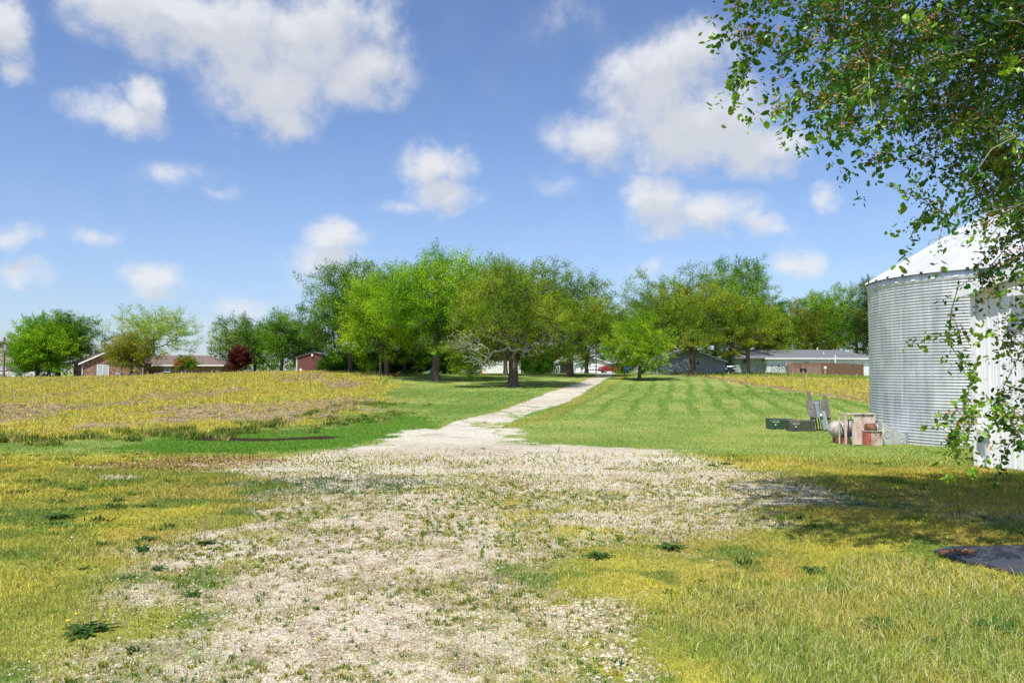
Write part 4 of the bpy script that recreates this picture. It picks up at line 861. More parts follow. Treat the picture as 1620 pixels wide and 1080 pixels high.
# ---------------- barn far left
Db = 165.0; bz = gz(D_of(5, Db), Db) - .6; B0 = np.array([D_of(8, Db), Db, bz]); zb = lambda py: Z_of(py, Db) - bz; xb = lambda px: D_of(px, Db) - B0[0]
bn = empty('farm_barn', tuple(B0), 0, 'two storey barn with brick ground floor, cream upper floor and green roof at far left', 'barn')
ml = xb(7); 
MB().bx(xb(-26), xb(41), 0, 10, 0, zb(574)).build('brick_wall', M['brick_dark'], bn)
MB().prism([(xb(-8), zb(574) + .004), (xb(22), zb(574) + .004), (xb(22), zb(549)), (ml, zb(541.5)), (xb(-8), zb(549))], 'y', .05, 9.9).build('upper_wall', M['cream'], bn)
gable_roof_y(xb(-8), xb(22), 0, 9.9, zb(548), zb(540.5), ov=.5).build('roof', M['roof_green'], bn)
MB().bx(xb(-1), xb(5), -.04, .04, zb(557), zb(546)).build('hay_door', M['polewood2'], bn); MB().bx(xb(8), xb(14), -.04, .04, zb(557), zb(546)).build('hay_door', M['polewood2'], bn)
window(bn, xb(1.5), xb(10), zb(585), zb(578), 0, 'curtain', 1); window(bn, xb(20), xb(25), zb(595), zb(590), 0, 'glass', 0)
for a_, c_ in ((0, 5), (8, 13), (30.5, 37.5)): 
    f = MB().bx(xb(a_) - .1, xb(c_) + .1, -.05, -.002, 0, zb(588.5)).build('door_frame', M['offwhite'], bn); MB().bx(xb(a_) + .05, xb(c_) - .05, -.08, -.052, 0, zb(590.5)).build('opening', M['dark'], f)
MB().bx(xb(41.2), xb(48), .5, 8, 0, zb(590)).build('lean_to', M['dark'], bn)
fx = empty('rail_fence', (D_of(30, 140), 140, gz(D_of(30, 140), 140)), 0, 'low white board fence in front of the far left barn', 'fence')
for px in (-6, 6, 18, 30, 42, 54): MB().bx(D_of(px, 140) - D_of(30, 140) - .08, D_of(px, 140) - D_of(30, 140) + .08, -.08, .08, -.6, 1.0).build('post', M['offwhite'], fx)
r_ = MB(); 
for z_ in (.25, .55, .85): r_.bx(D_of(-8, 140) - D_of(30, 140), D_of(56, 140) - D_of(30, 140), -.1, -.084, z_, z_ + .13)
r_.build('rail', M['offwhite'], fx)
lowz = gz(D_of(66, 150), 150)
w_ = MB().bx(-2.6, 2.6, -1, 1, 0, Z_of(592, 150) - lowz + .05); tr = w_.build('farm_trailer', M['offwhite'], None, (D_of(66, 150), 150, lowz + .35)); tag(tr, 'long low white trailer seen between the maple trunks at left', 'trailer')
for xx in (-1.2, 1.2): MB().cyl((xx, -1.1, 0), (xx, -.9, 0), .4, n=14).build('wheel', M['tyre'], tr)

# ---------------- poles
def pole(px, D, top, base_py, label, mat, arm=1.1, rad=.14):
    z0 = gz(D_of(px, D), D) - .3; h = Z_of(top, D) - z0; e = empty('utility_pole', (D_of(px, D), D, z0), 0, label, 'pole')
    MB().cyl((0, 0, 0), (0, 0, h), rad, rad * .75, n=10).build('pole', M[mat], e); MB().bx(-arm, arm, -.2, -.08, h - .75, h - .58).build('crossarm', M[mat], e)
    for x_ in (-arm * .85, -arm * .4, arm * .4, arm * .85): MB().cyl((x_, -.14, h - .58), (x_, -.14, h - .36), .05, n=6).build('insulator', M['offwhite'], e)
    return e, h
e1, h1 = pole(6.5, 112, 533, 602, 'wooden utility pole with crossarm in front of the far left barn', 'polewood', .95, .16)
MB().cyl((.25, -.05, h1 - 1.9), (.25, -.05, h1 - 1.1), .18, n=10).build('transformer', M['greysteel'], e1)
e2, h2 = pole(334, 160, 538, 570, 'pale utility pole rising beyond the right end of the brick house', 'polewood2', 1.0, .15)
pc, hc = None, None
z0 = gz(D_of(943, 150), 150); p_ = MB().cyl((0, 0, 0), (0, 0, Z_of(540, 150) - z0), .13, .1, n=8).build('wooden_pole', M['polewood'], None, (D_of(943, 150), 150, z0)); tag(p_, 'thin dark pole standing in front of the white garage door', 'pole')
a = np.array([D_of(334, 160), 160, gz(D_of(334, 160), 160) - .3 + h2 - .36]); c = np.array([D_of(-120, 190), 190, a[2] + 1.5]); pts_ = [a + (c - a) * t - np.array([0, 0, 3.0 * t * (1 - t)]) for t in np.linspace(0, 1, 14)]
tag(MB().tube(pts_, .018, 4).build('power_line', M['black']), 'thin power line running left from the pale utility pole', 'wire')

# ---------------- red shed
Ds = 108.0; sz0 = gz(D_of(490, Ds), Ds) - .3; S0 = (D_of(495, Ds), Ds, sz0); xs = lambda px: D_of(px, Ds) - S0[0]; zs = lambda py: Z_of(py, Ds) - sz0
sh = empty('red_shed', S0, 0, 'dark red clapboard shed at the left end of the central grove', 'shed')
MB().prism([(xs(470), 0), (xs(524), 0), (xs(524), zs(564)), (xs(497), zs(557.6)), (xs(470), zs(565))], 'y', 0, 5).build('wall', M['redsiding'], sh)
gable_roof_y(xs(470), xs(524), 0, 5, zs(565), zs(557.3), ov=.2, th=.08).build('roof', M['roof_grey'], sh)
MB().bx(xs(468.6), xs(470.6), -.03, 5, 0, zs(565) - .05).build('corner_trim', M['offwhite'], sh); MB().box((xs(494.5), -.12, zs(561.5)), (.25, .2, .3)).build('wall_lamp', M['white'], sh)
MB().box((xs(477), -.25, zs(585)), (.3, .25, .4)).build('meter_box', M['white'], sh)

# ---------------- white house behind the lone tree, and the garage
def hs(name, D, px, lab, cat): z = gz(D_of(px, D), D) - .2; o = (D_of(px, D), D, z); return empty(name, o, 0, lab, cat), (lambda p: D_of(p, D) - o[0]), (lambda p: Z_of(p, D) - z)
wh, X, Z = hs('white_house', 128.0, 790, 'white sided house mostly hidden behind the lone tree', 'house')
MB().bx(X(738), X(824), 0, 8, 0, Z(562)).build('wall', M['wsiding'], wh); hip_roof(X(738), X(824), 0, 8, Z(562) + .02, Z(548)).build('roof', M['roof_grey'], wh)
window(wh, X(786.5), X(795), Z(575), Z(565), 0, 'glass', 1); window(wh, X(752), X(760), Z(575), Z(566), 0, 'glass', 1)
cg = MB(); cg.bx(-.9, .9, -.35, .35, .35, .7); cg.bx(-.9, .9, .22, .35, .7, 1.05)
for xx in (-.85, .85):
    for yy in (-.3, .3): cg.bx(xx - .04, xx + .04, yy - .04, yy + .04, 0, .35)
tag(cg.build('garden_bench', M['maroon'], None, (D_of(752, 122), 122, gz(D_of(752, 122), 122) + .25)), 'maroon cushioned bench in front of the white house behind the tree', 'bench')
ga, X, Z = hs('white_garage', 168.0, 939, 'white gabled two car garage at the end of the gravel drive', 'garage')
MB().prism([(X(911), 0), (X(968), 0), (X(968), Z(575)), (X(939.5), Z(566.4)), (X(911), Z(575))], 'y', 0, 7).build('wall', M['wsiding'], ga)
gable_roof_y(X(911), X(968), 0, 7, Z(575), Z(566.2), ov=.4).build('roof', M['roof_grey'], ga)
b = MB(); s_ = (Z(566.2) - Z(575)) / (X(939.5) - X(911))
for sg, xe in ((1, X(911)), (-1, X(968))): b.prism([(xe - sg * .42, Z(575) - s_ * .42 - .12), (X(939.5), Z(566.2) - .12), (X(939.5), Z(566.2) + .1), (xe - sg * .42, Z(575) - s_ * .42 + .1)], 'y', -.5, -.42)
b.build('fascia', M['white'], ga)
gd = MB().bx(X(926.5), X(960), -.05, -.003, 0, Z(579.6)).build('garage_door', M['white'], ga)
for i in range(8):
    x_ = X(928.5) + i * (X(958) - X(928.5)) / 8 + .1; MB().bx(x_, x_ + .38, -.07, -.052, Z(585.6), Z(583.8)).build('pane', M['dark'], gd)
MB().bx(X(926), X(960.5), -.09, -.003, Z(579.5), Z(578.9)).build('header_trim', M['roof_grey'], ga); window(ga, X(918), X(922), Z(587), Z(579), 0, 'glass', 0)
pk = empty('pump_house', (D_of(884, 140), 140, gz(D_of(884, 140), 140)), 0, 'narrow white shed side with dark doorway left of the white garage', 'shed')
MB().prism([(-1.1, 0), (2.6, 0), (2.6, 2.4), (.7, 3.2), (-1.1, 2.4)], 'y', 0, 3).build('wall', M['wsiding'], pk); MB().bx(.2, 1.9, -.04, -.003, 0, 2.1).build('door', M['dark'], pk); gable_roof_y(-1.1, 2.6, 0, 3, 2.4, 3.22, ov=.15).build('roof', M['roof_grey'], pk)

# ---------------- cars
def car(name, label, x, y, z, rz, paint, tall=0.0, L_=4.4):
    e = empty(name, (x, y, z), rz, label, 'car'); w = .88
    body = [(-L_ / 2, .32), (-L_ / 2, .75 + tall * .4), (-L_ / 2 + .1, .92 + tall * .4), (-1.15, 1.0 + tall * .5), (2.1, 1.0 + tall * .5), (L_ / 2, .92 + tall * .4), (L_ / 2, .35), (1.95, .28), (-1.9, .28)]
    MB().prism([(a, b_) for a, b_ in body], 'y', -w, w).build('body', M[paint], e, bevel=.06)
    t = 1.0 + tall * .5; cab = [(-1.25, t), (-.55, t + .45 + tall * .2), (1.35, t + .48 + tall * .2), (1.95, t)]
    MB().prism(cab, 'y', -w * .86, w * .86).build('cabin_glass', M['glass'], e, bevel=.03)
    rfm = MB().prism([(-.62, t + .42 + tall * .2), (-.5, t + .5 + tall * .2), (1.3, t + .53 + tall * .2), (1.45, t + .44 + tall * .2)], 'y', -w * .87, w * .87); 
    for xp in (-1.28, .25, 1.9): rfm.prism([(xp, t - .02), (xp + .09, t - .02), (xp * .62 + .12 if xp != .25 else .34, t + .47 + tall * .2), (xp * .62 + .03 if xp != .25 else .25, t + .47 + tall * .2)], 'y', -w * .88, w * .88)
    rfm.build('roof', M[paint], e)
    for sx_ in (-1.35, 1.35):
        for sy_ in (-1, 1):
            wl = MB().lathe([(.18, -.1), (.31, -.11), (.33, -.06), (.33, .06), (.31, .11), (.18, .1)], (sx_, sy_ * w * .95, .33), 20, 'y').build('wheel', M['tyre'], e)
            MB().lathe([(0, sy_ * .09), (.1, sy_ * .1), (.19, sy_ * .07)], (sx_, sy_ * w * .95, .33), 16, 'y').build('rim', M['rim'], wl)
    for sy_ in (-.6, .6): MB().box((-L_ / 2 - .01, sy_, .72), (.06, .36, .16)).build('headlight', M['lightsteel'], e, bevel=.02); MB().box((L_ / 2 + .01, sy_ * 1.15, .78), (.05, .2, .22)).build('tail_light', M['red'], e)
    MB().bx(-L_ / 2 - .06, -L_ / 2, -.8, .8, .32, .52).build('bumper', M['black'], e)
    return e
cx_, cy_ = D_of(966, 150), 150; car('parked_car', 'dark red car parked in front of the white garage', cx_, cy_, gz(cx_, cy_), R(12), 'carred', .4)
cx_, cy_ = D_of(1157, 124), 124; car('parked_car', 'dark blue car with its roof showing beside the grey garage', cx_, cy_, gz(cx_, cy_), R(70), 'carblue', .7, 4.6)
bl = empty('waste_container', (D_of(989, 148), 148, gz(D_of(989, 148), 148)), 0, 'blue waste container right behind the red car', 'container')
MB().prism([(-.55, 0), (.55, 0), (.75, 1.2), (-.75, 1.2)], 'y', -.5, .5).build('body', M['blue'], bl, bevel=.03); MB().prism([(-.8, 1.203), (.8, 1.203), (.8, 1.28), (0, 1.42), (-.8, 1.28)], 'y', -.55, .55).build('lid', M['blue'], bl)

# ---------------- grey gabled garage, ranch house, fences on the right
gg, X, Z = hs('grey_garage', 106.0, 1093, 'pale grey gabled garage in dappled shade behind the big olive tree', 'garage')
MB().prism([(X(1038), 0), (X(1147), 0), (X(1147), Z(571.5)), (X(1092.5), Z(551.5)), (X(1038), Z(571.5))], 'y', 0, 8).build('wall', M['gshade_siding'], gg)
gable_roof_y(X(1038), X(1147), 0, 8, Z(571.5), Z(551.2), ov=.35, th=.12).build('roof', M['roof_grey'], gg)
b = MB(); s_ = (Z(551.2) - Z(571.5)) / (X(1092.5) - X(1038))
for sg, xe in ((1, X(1038)), (-1, X(1147))): b.prism([(xe - sg * .37, Z(571.5) - s_ * .37 - .1), (X(1092.5), Z(551.2) - .1), (X(1092.5), Z(551.2) + .1), (xe - sg * .37, Z(571.5) - s_ * .37 + .1)], 'y', -.44, -.37)
b.build('fascia', M['white'], gg); window(gg, X(1101.5), X(1106), Z(578), Z(571), 0, 'dark', 0, .05)
z = gz(D_of(1210, 118), 118) - .3; RO = (D_of(1213, 118), 118, z); RZ = R(7)
ra = empty('ranch_house', RO, RZ, 'long white ranch house with grey shingle roof at right, partly behind the bin', 'house')
def RX(px):   # along the turned facade
    dx, dy = math.cos(RZ), math.sin(RZ); m_ = (px - CX) / F_PX; return (m_ * RO[1] - RO[0]) / (dx - m_ * dy)
ezr = Z_of(566.5, 118) - z; rzr = Z_of(553, 122.5) - z
MB().bx(0, RX(1392), 0, 8.6, 0, ezr).build('wall', M['wsiding'], ra)
MB().bx(RX(1180), -.003, 2.6, 8.4, 0, ezr - .1).build('side_wall', M['gshade_siding'], ra)  # wing of the white house; its tree shade is put into the siding colour
hip_roof(RX(1182), RX(1392), 0, 8.6, ezr + .02, rzr, hl=1.5, hr=5.0, ov=.5).build('roof', M['roof_grey'], ra)
MB().bx(-.5, RX(1392) + .5, -.56, -.502, ezr - .14, ezr + .06).build('gutter', M['white'], ra)
for a_, c_, t_, u_ in ((1272, 1280, 572, 577), (1311, 1319, 573, 579), (1331, 1340, 574, 580), (1346, 1355, 574.5, 580)): 
    zz_ = lambda p_: Z_of(p_, 118 + RX(a_) * math.sin(RZ)) - z
    window(ra, RX(a_), RX(c_), zz_(u_), zz_(t_), 0, 'glass', 1, .06)
MB().bx(RX(1241), RX(1248), -.6, -.05, Z_of(579, 118) - z, Z_of(573, 118) - z).build('air_conditioner', M['offwhite'], ra)
for a_, b_, r_ in (((RX(1316), 4.3, rzr - .1), (RX(1316), 4.3, rzr + .35), .09), ((RX(1314), 2, rzr - .85), (RX(1314), 2, rzr - .4), .08), ((RX(1318), -.62, 1.2), (RX(1318), -.62, ezr + .5), .1)): MB().cyl(a_, b_, r_, n=8).build('vent_pipe', M['white'], ra)
# low roof/deck piece at right end
MB().bx(RX(1370), RX(1388), -1.6, -.7, .9, 1.05).build('deck', M['white'], ra)
# board fence in two flights
fe = empty('board_fence', (D_of(1246, 112), 112, gz(D_of(1246, 112), 112)), 0, 'brown board privacy fence in front of the white ranch house', 'fence')
pA = np.array([0, 0]); pB = np.array([D_of(1299, 110.5), 110.5]) - np.array([D_of(1246, 112), 112]); pC = np.array([D_of(1366, 113), 113]) - np.array([D_of(1246, 112), 112])
zA = fe.location.z
for (q0, q1, t0, t1, d0, d1) in ((pA, pB, 573.6, 573.4, 112, 110.5), (pB, pC, 573.4, 576.4, 110.5, 113)):
    ln = np.linalg.norm(q1 - q0); n_ = int(ln / .15); b = MB(); an = math.atan2(q1[1] - q0[1], q1[0] - q0[0])
    for i in range(n_):
        t = (i + .5) / n_; c_ = q0 + (q1 - q0) * t; zt = (Z_of(t0, d0) * (1 - t) + Z_of(t1, d1) * t) - zA + random.Random(i).uniform(-.02, .02); b.box((c_[0], c_[1], zt / 2 - .3), (.138, .022, zt + .6), rz=an)
    b.build('panel', M['fence'], fe)
    for i in range(int(ln / 2.4) + 1):
        c_ = q0 + (q1 - q0) * min(1, i * 2.4 / ln); MB().box((c_[0], c_[1] + .08, .75), (.1, .1, 1.9)).build('post', M['fence'], fe)
cf = empty('chain_link_fence', (D_of(1190, 111), 111, gz(D_of(1190, 111), 111)), 0, 'dark chain link fence with gate left of the brown board fence', 'fence')
b = MB(); xx0, xx1 = D_of(1186, 111) - cf.location.x, D_of(1244, 111) - cf.location.x; n_ = 5
for i in range(n_ + 1): MB().cyl((xx0 + (xx1 - xx0) * i / n_, 0, -.2), (xx0 + (xx1 - xx0) * i / n_, 0, 1.35), .035, n=6).build('post', M['black'], cf)
b.cyl((xx0, 0, 1.32), (xx1, 0, 1.32), .025, n=6); 
for i in range(int((xx1 - xx0) / .12)):
    xq = xx0 + i * .12; b.cyl((xq, .0, 0), (min(xx1, xq + 1.3), .0, 1.3), .005, n=3, caps=False); b.cyl((xq, .01, 1.3), (min(xx1, xq + 1.3), .01, 0), .005, n=3, caps=False)
b.build('mesh_panel', M['black'], cf)
gs = empty('garden_shed', (D_of(1195, 119), 119, gz(D_of(1195, 119), 119)), 0, 'little grey garden shed with gabled front behind the chain link fence', 'shed')
MB().prism([(-1.4, 0), (1.4, 0), (1.4, 1.6), (.8, 2.3), (0, 2.7), (-.8, 2.3), (-1.4, 1.6)], 'y', 0, 2).build('wall', M['gshade_siding'], gs); MB().prism([(-1.5, 1.55), (-.85, 2.35), (0, 2.78), (.85, 2.35), (1.5, 1.55), (1.5, 1.65), (.85, 2.45), (0, 2.9), (-.85, 2.45), (-1.5, 1.65)], 'y', -.1, 2.1).build('roof', M['roof_grey'], gs)
# grill-like black frame and chair before the fence
fr = MB(); 
for x_ in (-.35, .35): fr.cyl((x_, 0, 0), (x_, .1, 1.25), .03, n=6)
fr.cyl((-.35, .1, 1.25), (.35, .1, 1.25), .03, n=6); fr.cyl((-.35, .05, .7), (.35, .05, .7), .03, n=6); fr.bx(.35, 1.1, -.3, .3, .3, .55); fr.bx(.4, .46, -.25, .25, 0, .3); fr.bx(1.0, 1.06, -.25, .25, 0, .3)
tag(fr.build('cart_frame', M['black'], None, (D_of(1262, 109), 109, gz(D_of(1262, 109), 109) + .35)), 'black metal cart frame standing before the brown board fence', 'cart')
lb = MB(); lb.box((0, 0, .4), (.3, .25, .35)).cyl((0, 0, -.4), (0, 0, .25), .04, n=6); tag(lb.build('electric_box', M['white'], None, (D_of(1305, 108.5), 108.5, gz(D_of(1305, 108.5), 108.5) + .75)), 'small white box on a post before the brown fence', 'box')
bk = MB()
for cx2 in (-.5, .5): bk.lathe([(.3, -.02), (.33, 0), (.3, .02), (.27, 0), (.3, -.02)], (cx2, 0, .33), 20, 'y')
bk.tube([(-.5, 0, .33), (-.15, 0, .75), (.35, 0, .78), (.5, 0, .33)], .02); bk.tube([(-.15, 0, .75), (.05, 0, .35), (.35, 0, .78)], .02); bk.cyl((-.15, 0, .75), (-.2, 0, .92), .02, n=6); bk.bx(-.32, -.08, -.06, .06, .9, .96); bk.cyl((.35, -.25, .95), (.35, .25, .95), .015, n=6); bk.cyl((.35, 0, .78), (.35, 0, .95), .02, n=6)
tag(bk.build('bicycle', M['black'], None, (D_of(1233, 112.5), 112.5, gz(D_of(1233, 112.5), 112.5) + .3)), 'dark bicycle leaning by the white ranch wall behind the chain link fence', 'bicycle')
# cone and orange lawn thing, barrel
kx, ky = D_of(761, 104), 104; kc = empty('traffic_cone', (kx, ky, gz(kx, ky)), 0, 'orange traffic cone standing on the lawn behind the lone tree', 'cone')
MB().lathe([(.17, .04), (.04, .75), (0, .75)], (0, 0, 0), 16).build('cone', M['orange'], kc); MB().bx(-.24, .24, -.24, .24, 0, .04).build('foot', M['orange'], kc); MB().lathe([(.125, .25), (.085, .48)], (0, 0, 0), 16).build('collar', M['white'], kc)
ox, oy = ground_at(626, 593.5); oo = MB(); oo.box((0, 0, .12), (.8, .5, .16), ry=.1); oo.box((.3, .1, .22), (.3, .3, .12), ry=-.2); oo.cyl((-.45, 0, .1), (-.7, .1, .1), .08, n=8); tag(oo.build('orange_sled', M['orange'], None, (ox, oy, gz(ox, oy))), 'low orange plastic thing lying on the lawn near the field edge', 'toy')
qx, qy = D_of(684, 90), 90; br = empty('rain_barrel', (qx, qy, gz(qx, qy)), 0, 'upright teal barrel beside the tall forked trunk', 'barrel'); MB().lathe([(0, 0), (.26, 0), (.3, .2), (.31, .5), (.3, .8), (.26, 1.0), (0, 1.0)], (0, 0, 0), 16).build('body', M['teal'], br); MB().lathe([(.31, .33), (.325, .35), (.31, .37)], (0, 0, 0), 16).build('hoop', M['black'], br); MB().cyl((0, 0, 1.001), (0, 0, 1.05), .27, n=16).build('lid', M['teal'], br)
vx, vy = D_of(569, 100), 100; pm = MB().cyl((0, 0, 0), (0, 0, 1.0), .05, n=8); pm.cyl((0, 0, .85), (.35, 0, 1.05), .04, n=6); pm.bx(-.12, .12, -.12, .12, .45, .85); tag(pm.build('water_pump', M['carblue'], None, (vx, vy, gz(vx, vy))), 'small dark hand pump at the crest of the left field', 'pump')
# ------------------------------------------------------------------ grain bin
def binmat():
    m, nt, p = newmat('galvanized_sheet'); L = nt.links.new
    tc = nd(nt, 'ShaderNodeTexCoord'); n = nd(nt, 'ShaderNodeTexNoise', i_Scale=.9, i_Detail=7.0, i_Roughness=.65); L(tc.outputs['Object'], n.inputs['Vector'])
    mp = nd(nt, 'ShaderNodeMapping'); mp.inputs['Scale'].default_value = (3, 3, .25); L(tc.outputs['Object'], mp.inputs['Vector']); n2 = nd(nt, 'ShaderNodeTexNoise', i_Scale=2.0, i_Detail=5.0); L(mp.outputs[0], n2.inputs['Vector'])
    ad = nd(nt, 'ShaderNodeMath', operation='ADD'); L(n.outputs['Fac'], ad.inputs[0]); L(n2.outputs['Fac'], ad.inputs[1]); hf = nd(nt, 'ShaderNodeMath', operation='MULTIPLY', i_1=.5); L(ad.outputs[0], hf.inputs[0])
    r = ramp(nt, [(.35, (.44, .45, .47)), (.6, (.68, .69, .71))]); L(hf.outputs[0], r.inputs['Fac']); L(r.outputs['Color'], p.inputs['Base Color'])
    r2 = ramp(nt, [(.3, .34), (.7, .52)]); L(n.outputs['Fac'], r2.inputs['Fac']); L(r2.outputs['Color'], p.inputs['Roughness']); p.inputs['Metallic'].default_value = .35
    return m
M['galv'] = binmat()
M['roofmetal'] = simple('bright_roof_sheet', (.66, .67, .69), .38, metal=.25, nscale=1.2, namp=.1, bump=0)
BC = np.array([17.9, 28.7]); BR = 4.6; BZ = -.86; HE = 5.0 - BZ
gb = empty('grain_bin', (BC[0], BC[1], BZ), 0, 'large round corrugated steel grain bin with ribbed cone roof', 'grain bin')
ns = 160; nc_ = 57; rows = []
zz0 = .08; per = (HE - zz0) / nc_
zl = np.linspace(zz0, HE, nc_ * 8 + 1); rl = BR + .016 * np.sin((zl - zz0) / per * 2 * math.pi)
th = np.linspace(0, 2 * math.pi, ns, endpoint=False)
V = np.stack([np.cos(th)[None] * rl[:, None], np.sin(th)[None] * rl[:, None], np.repeat(zl[:, None], ns, 1)], 2).reshape(-1, 3)
i, j = np.meshgrid(np.arange(len(zl) - 1), np.arange(ns), indexing='ij'); Fc = np.stack([i * ns + j, i * ns + (j + 1) % ns, (i + 1) * ns + (j + 1) % ns, (i + 1) * ns + j], 2).reshape(-1, 4)
mesh_np('wall', V, Fc, M['galv'], gb, smooth=True)
sm = MB()
for q in range(12):      # vertical sheet laps, staggered ring by ring
    for k in range(5):
        t = 2 * math.pi * (q + .5 * (k % 2)) / 12; z0_ = zz0 + k * HE / 5; z1_ = z0_ + HE / 5 - .02
        sm.box(((BR + .006) * math.cos(t), (BR + .006) * math.sin(t), (z0_ + z1_) / 2), (.02, .035, z1_ - z0_), rz=t)
sm.build('seams', M['galv'], gb)
bolts = MB()
for q in range(150):
    t = 2 * math.pi * q / 150
    for k in (1, 2, 3, 4): bolts.box(((BR + .016) * math.cos(t), (BR + .016) * math.sin(t), zz0 + k * HE / 5), (.012, .022, .022), rz=t)
bolts.build('bolts', M['lightsteel'], gb)
lip = MB().lathe([(BR + .03, 0), (BR + .3, 0), (BR + .3, -.25), (BR - .2, -.25), (BR - .2, .1), (BR + .03, .1)], (0, 0, -.02), 72); lip.build('foundation', M['concrete'], gb)
# roof: panels with raised ribs
RN = 40; sl = math.tan(R(31)); apex_r = .45; Re = BR + .12
rb = []; prof = [(-.5, 0), (-.055, 0), (-.04, .055), (.04, .055), (.055, 0), (.5, 0)]
rad = np.linspace(Re, apex_r, 12); vs = []
for r0 in rad:
    for q in range(RN):
        for (u, h) in prof[:-1]:
            ww = u if abs(u) == .5 else max(-.3, min(.3, u / (2 * math.pi * r0 / RN)))
            t = 2 * math.pi * (q + ww) / RN; vs.append((r0 * math.cos(t), r0 * math.sin(t), HE - .02 + (Re - r0) * sl + h * min(1, r0 / 1.2)))
V = np.array(vs); K = RN * 5; i, j = np.meshgrid(np.arange(11), np.arange(K), indexing='ij'); Fc = np.stack([i * K + j, i * K + (j + 1) % K, (i + 1) * K + (j + 1) % K, (i + 1) * K + j], 2).reshape(-1, 4)
mesh_np('roof', V, Fc, M['roofmetal'], gb)
ap = HE + (Re - apex_r) * sl
MB().lathe([(.55, -.02), (.55, .25), (.62, .27), (.1, .5), (0, .5)], (0, 0, ap - .02), 24).build('roof_cap', M['roofmetal'], gb)
re0 = MB().box((0, 0, 0), (.05, .09, .08)).build('rib_end', M['black'], gb)
for q in range(RN):
    t = 2 * math.pi * q / RN; ro = re0 if q == 0 else re0.copy()
    if q: COL.objects.link(ro); ro.parent = gb
    ro.location = ((Re - .01) * math.cos(t), (Re - .01) * math.sin(t), HE + .005); ro.rotation_euler = (0, 0, t)
rg = MB(); rr = 2.5; zr = HE + (Re - rr) * sl
pts_ = [(rr * math.cos(t), rr * math.sin(t), zr + .2) for t in np.linspace(0, 2 * math.pi, 41)]; rg.tube(pts_, .02, 6)
for q in range(20): t = 2 * math.pi * q / 20; rg.cyl((rr * math.cos(t), rr * math.sin(t), zr - .05), (rr * math.cos(t), rr * math.sin(t), zr + .2), .012, n=5)
rg.build('safety_ring', M['lightsteel'], gb)
ev = MB().lathe([(BR + .02, HE - .3), (BR + .03, HE - .28), (BR + .03, HE - .03), (BR + .02, HE - .02)], (0, 0, 0), 96); ev.build('eave_band', M['galv'], gb)
cl = MB()
for q in range(RN * 1):
    t = 2 * math.pi * (q + .5) / RN; cl.box(((BR + .045) * math.cos(t), (BR + .045) * math.sin(t), HE - .2), (.02, .16, .05), rz=t)
cl.build('eave_clips', M['white'], gb)
# pipe at the foot
pp = MB(); pp.tube([(-.9 * BR, -.62 * BR, .85), (-.72 * BR, -.78 * BR, .2)], .03); pp.box((-.72 * BR, -.78 * BR, .12), (.15, .15, .18)); pp.build('drain_pipe', M['lightsteel'], gb)

# ------------------------------------------------------------------ fan housing, duct and tank beside the bin
fx_, fy_ = ground_at(1360, 704); fz = gz(fx_, fy_); SX = fy_ / F_PX
def LX(px): return (px - 1360) * SX
def LZ(py): return Z_of(py, fy_) - fz
fh = empty('fan_housing', (fx_, fy_, fz), 0, 'rusty pale sheet metal fan housing with motor standing beside the bin', 'machine')
b = MB(); x0, x1, z1 = LX(1336.5), LX(1384), LZ(653)
b.bx(LX(1348.5), x1, -.02, .02, .04, z1 - .04); b.bx(x1 - .03, x1, .022, .5, .1, z1 - .05); b.build('panel', M['rustpink'], fh)
b = MB(); b.bx(x0, x0 + .06, -.05, .02, 0, z1 - .045); b.bx(x0, x1 + .02, -.07, .06, z1 - .044, z1); b.bx(LX(1348.2), LX(1348.4) + .03, -.06, -.021, 0, z1 - .046); b.bx(x1 - .03, x1 + .01, -.06, -.021, 0, z1 - .046); b.bx(LX(1361), LX(1361) + .02, -.045, -.021, .04, z1 - .046); b.bx(x0, x0 + .04, .46, .5, 0, z1 - .002); b.bx(x0, x0 + .04, .062, .5, z1 - .04, z1 - .004); b.build('frame', M['rustpink'], fh)
b = MB(); b.tube([(LX(1341), -.1, LZ(664)), (LX(1341), -.1, LZ(680)), (LX(1343.5), -.15, -.02)], .022); b.tube([(LX(1341), -.1, LZ(664)), (LX(1349), -.1, LZ(664))], .022); b.build('brace', M['navy'], fh)
mt = MB(); mt.lathe([(0, LX(1365)), (.13, LX(1365)), (.155, LX(1366)), (.155, LX(1379)), (.12, LX(1380.5)), (.0, LX(1380.5))], (0, -.24, LZ(675.5)), 22, 'x'); mm_ = mt.build('motor', M['rustheavy'], fh)
MB().lathe([(0, 0), (.13, 0), (.13, .03), (0, .03)], (LX(1381), -.24, LZ(675.5)), 20, 'x').build('end_cap', M['offwhite'], mm_)
MB().bx(LX(1363), LX(1388), -.4, -.03, LZ(680.8), LZ(679.8)).build('shelf', M['lightsteel'], fh)
MB().bx(LX(1363), LX(1371), -.37, -.06, 0, LZ(681)).build('side_cover', M['red'], fh); MB().bx(LX(1371) + .003, LX(1388), -.36, -.06, 0, LZ(681)).build('front_cover', M['rustpink'], fh)
b = MB(); b.box((LX(1378), -.372, LZ(685.5)), (.03, .02, .03)); b.box((LX(1385), -.372, LZ(685.5)), (.03, .02, .03)); b.build('knob', M['black'], fh)
b = MB(); pts_ = [(LX(1386) + .13 * math.cos(t), -.3 + .02 * math.sin(t), LZ(675) + .24 * math.sin(t)) for t in np.linspace(-1.5, 1.7, 10)]; b.tube(pts_, .02, 6); pts_ = [(LX(1386) + .09 * math.cos(t), -.3, LZ(675) + .16 * math.sin(t)) for t in np.linspace(-1.5, 1.7, 10)]; b.tube(pts_, .015, 6); b.build('cable', M['offwhite'], fh)
tk = empty('round_tank', (LX(1338) + fx_, fy_ + .9, fz), 0, 'rusty round tank lying behind the left side of the fan housing', 'tank')
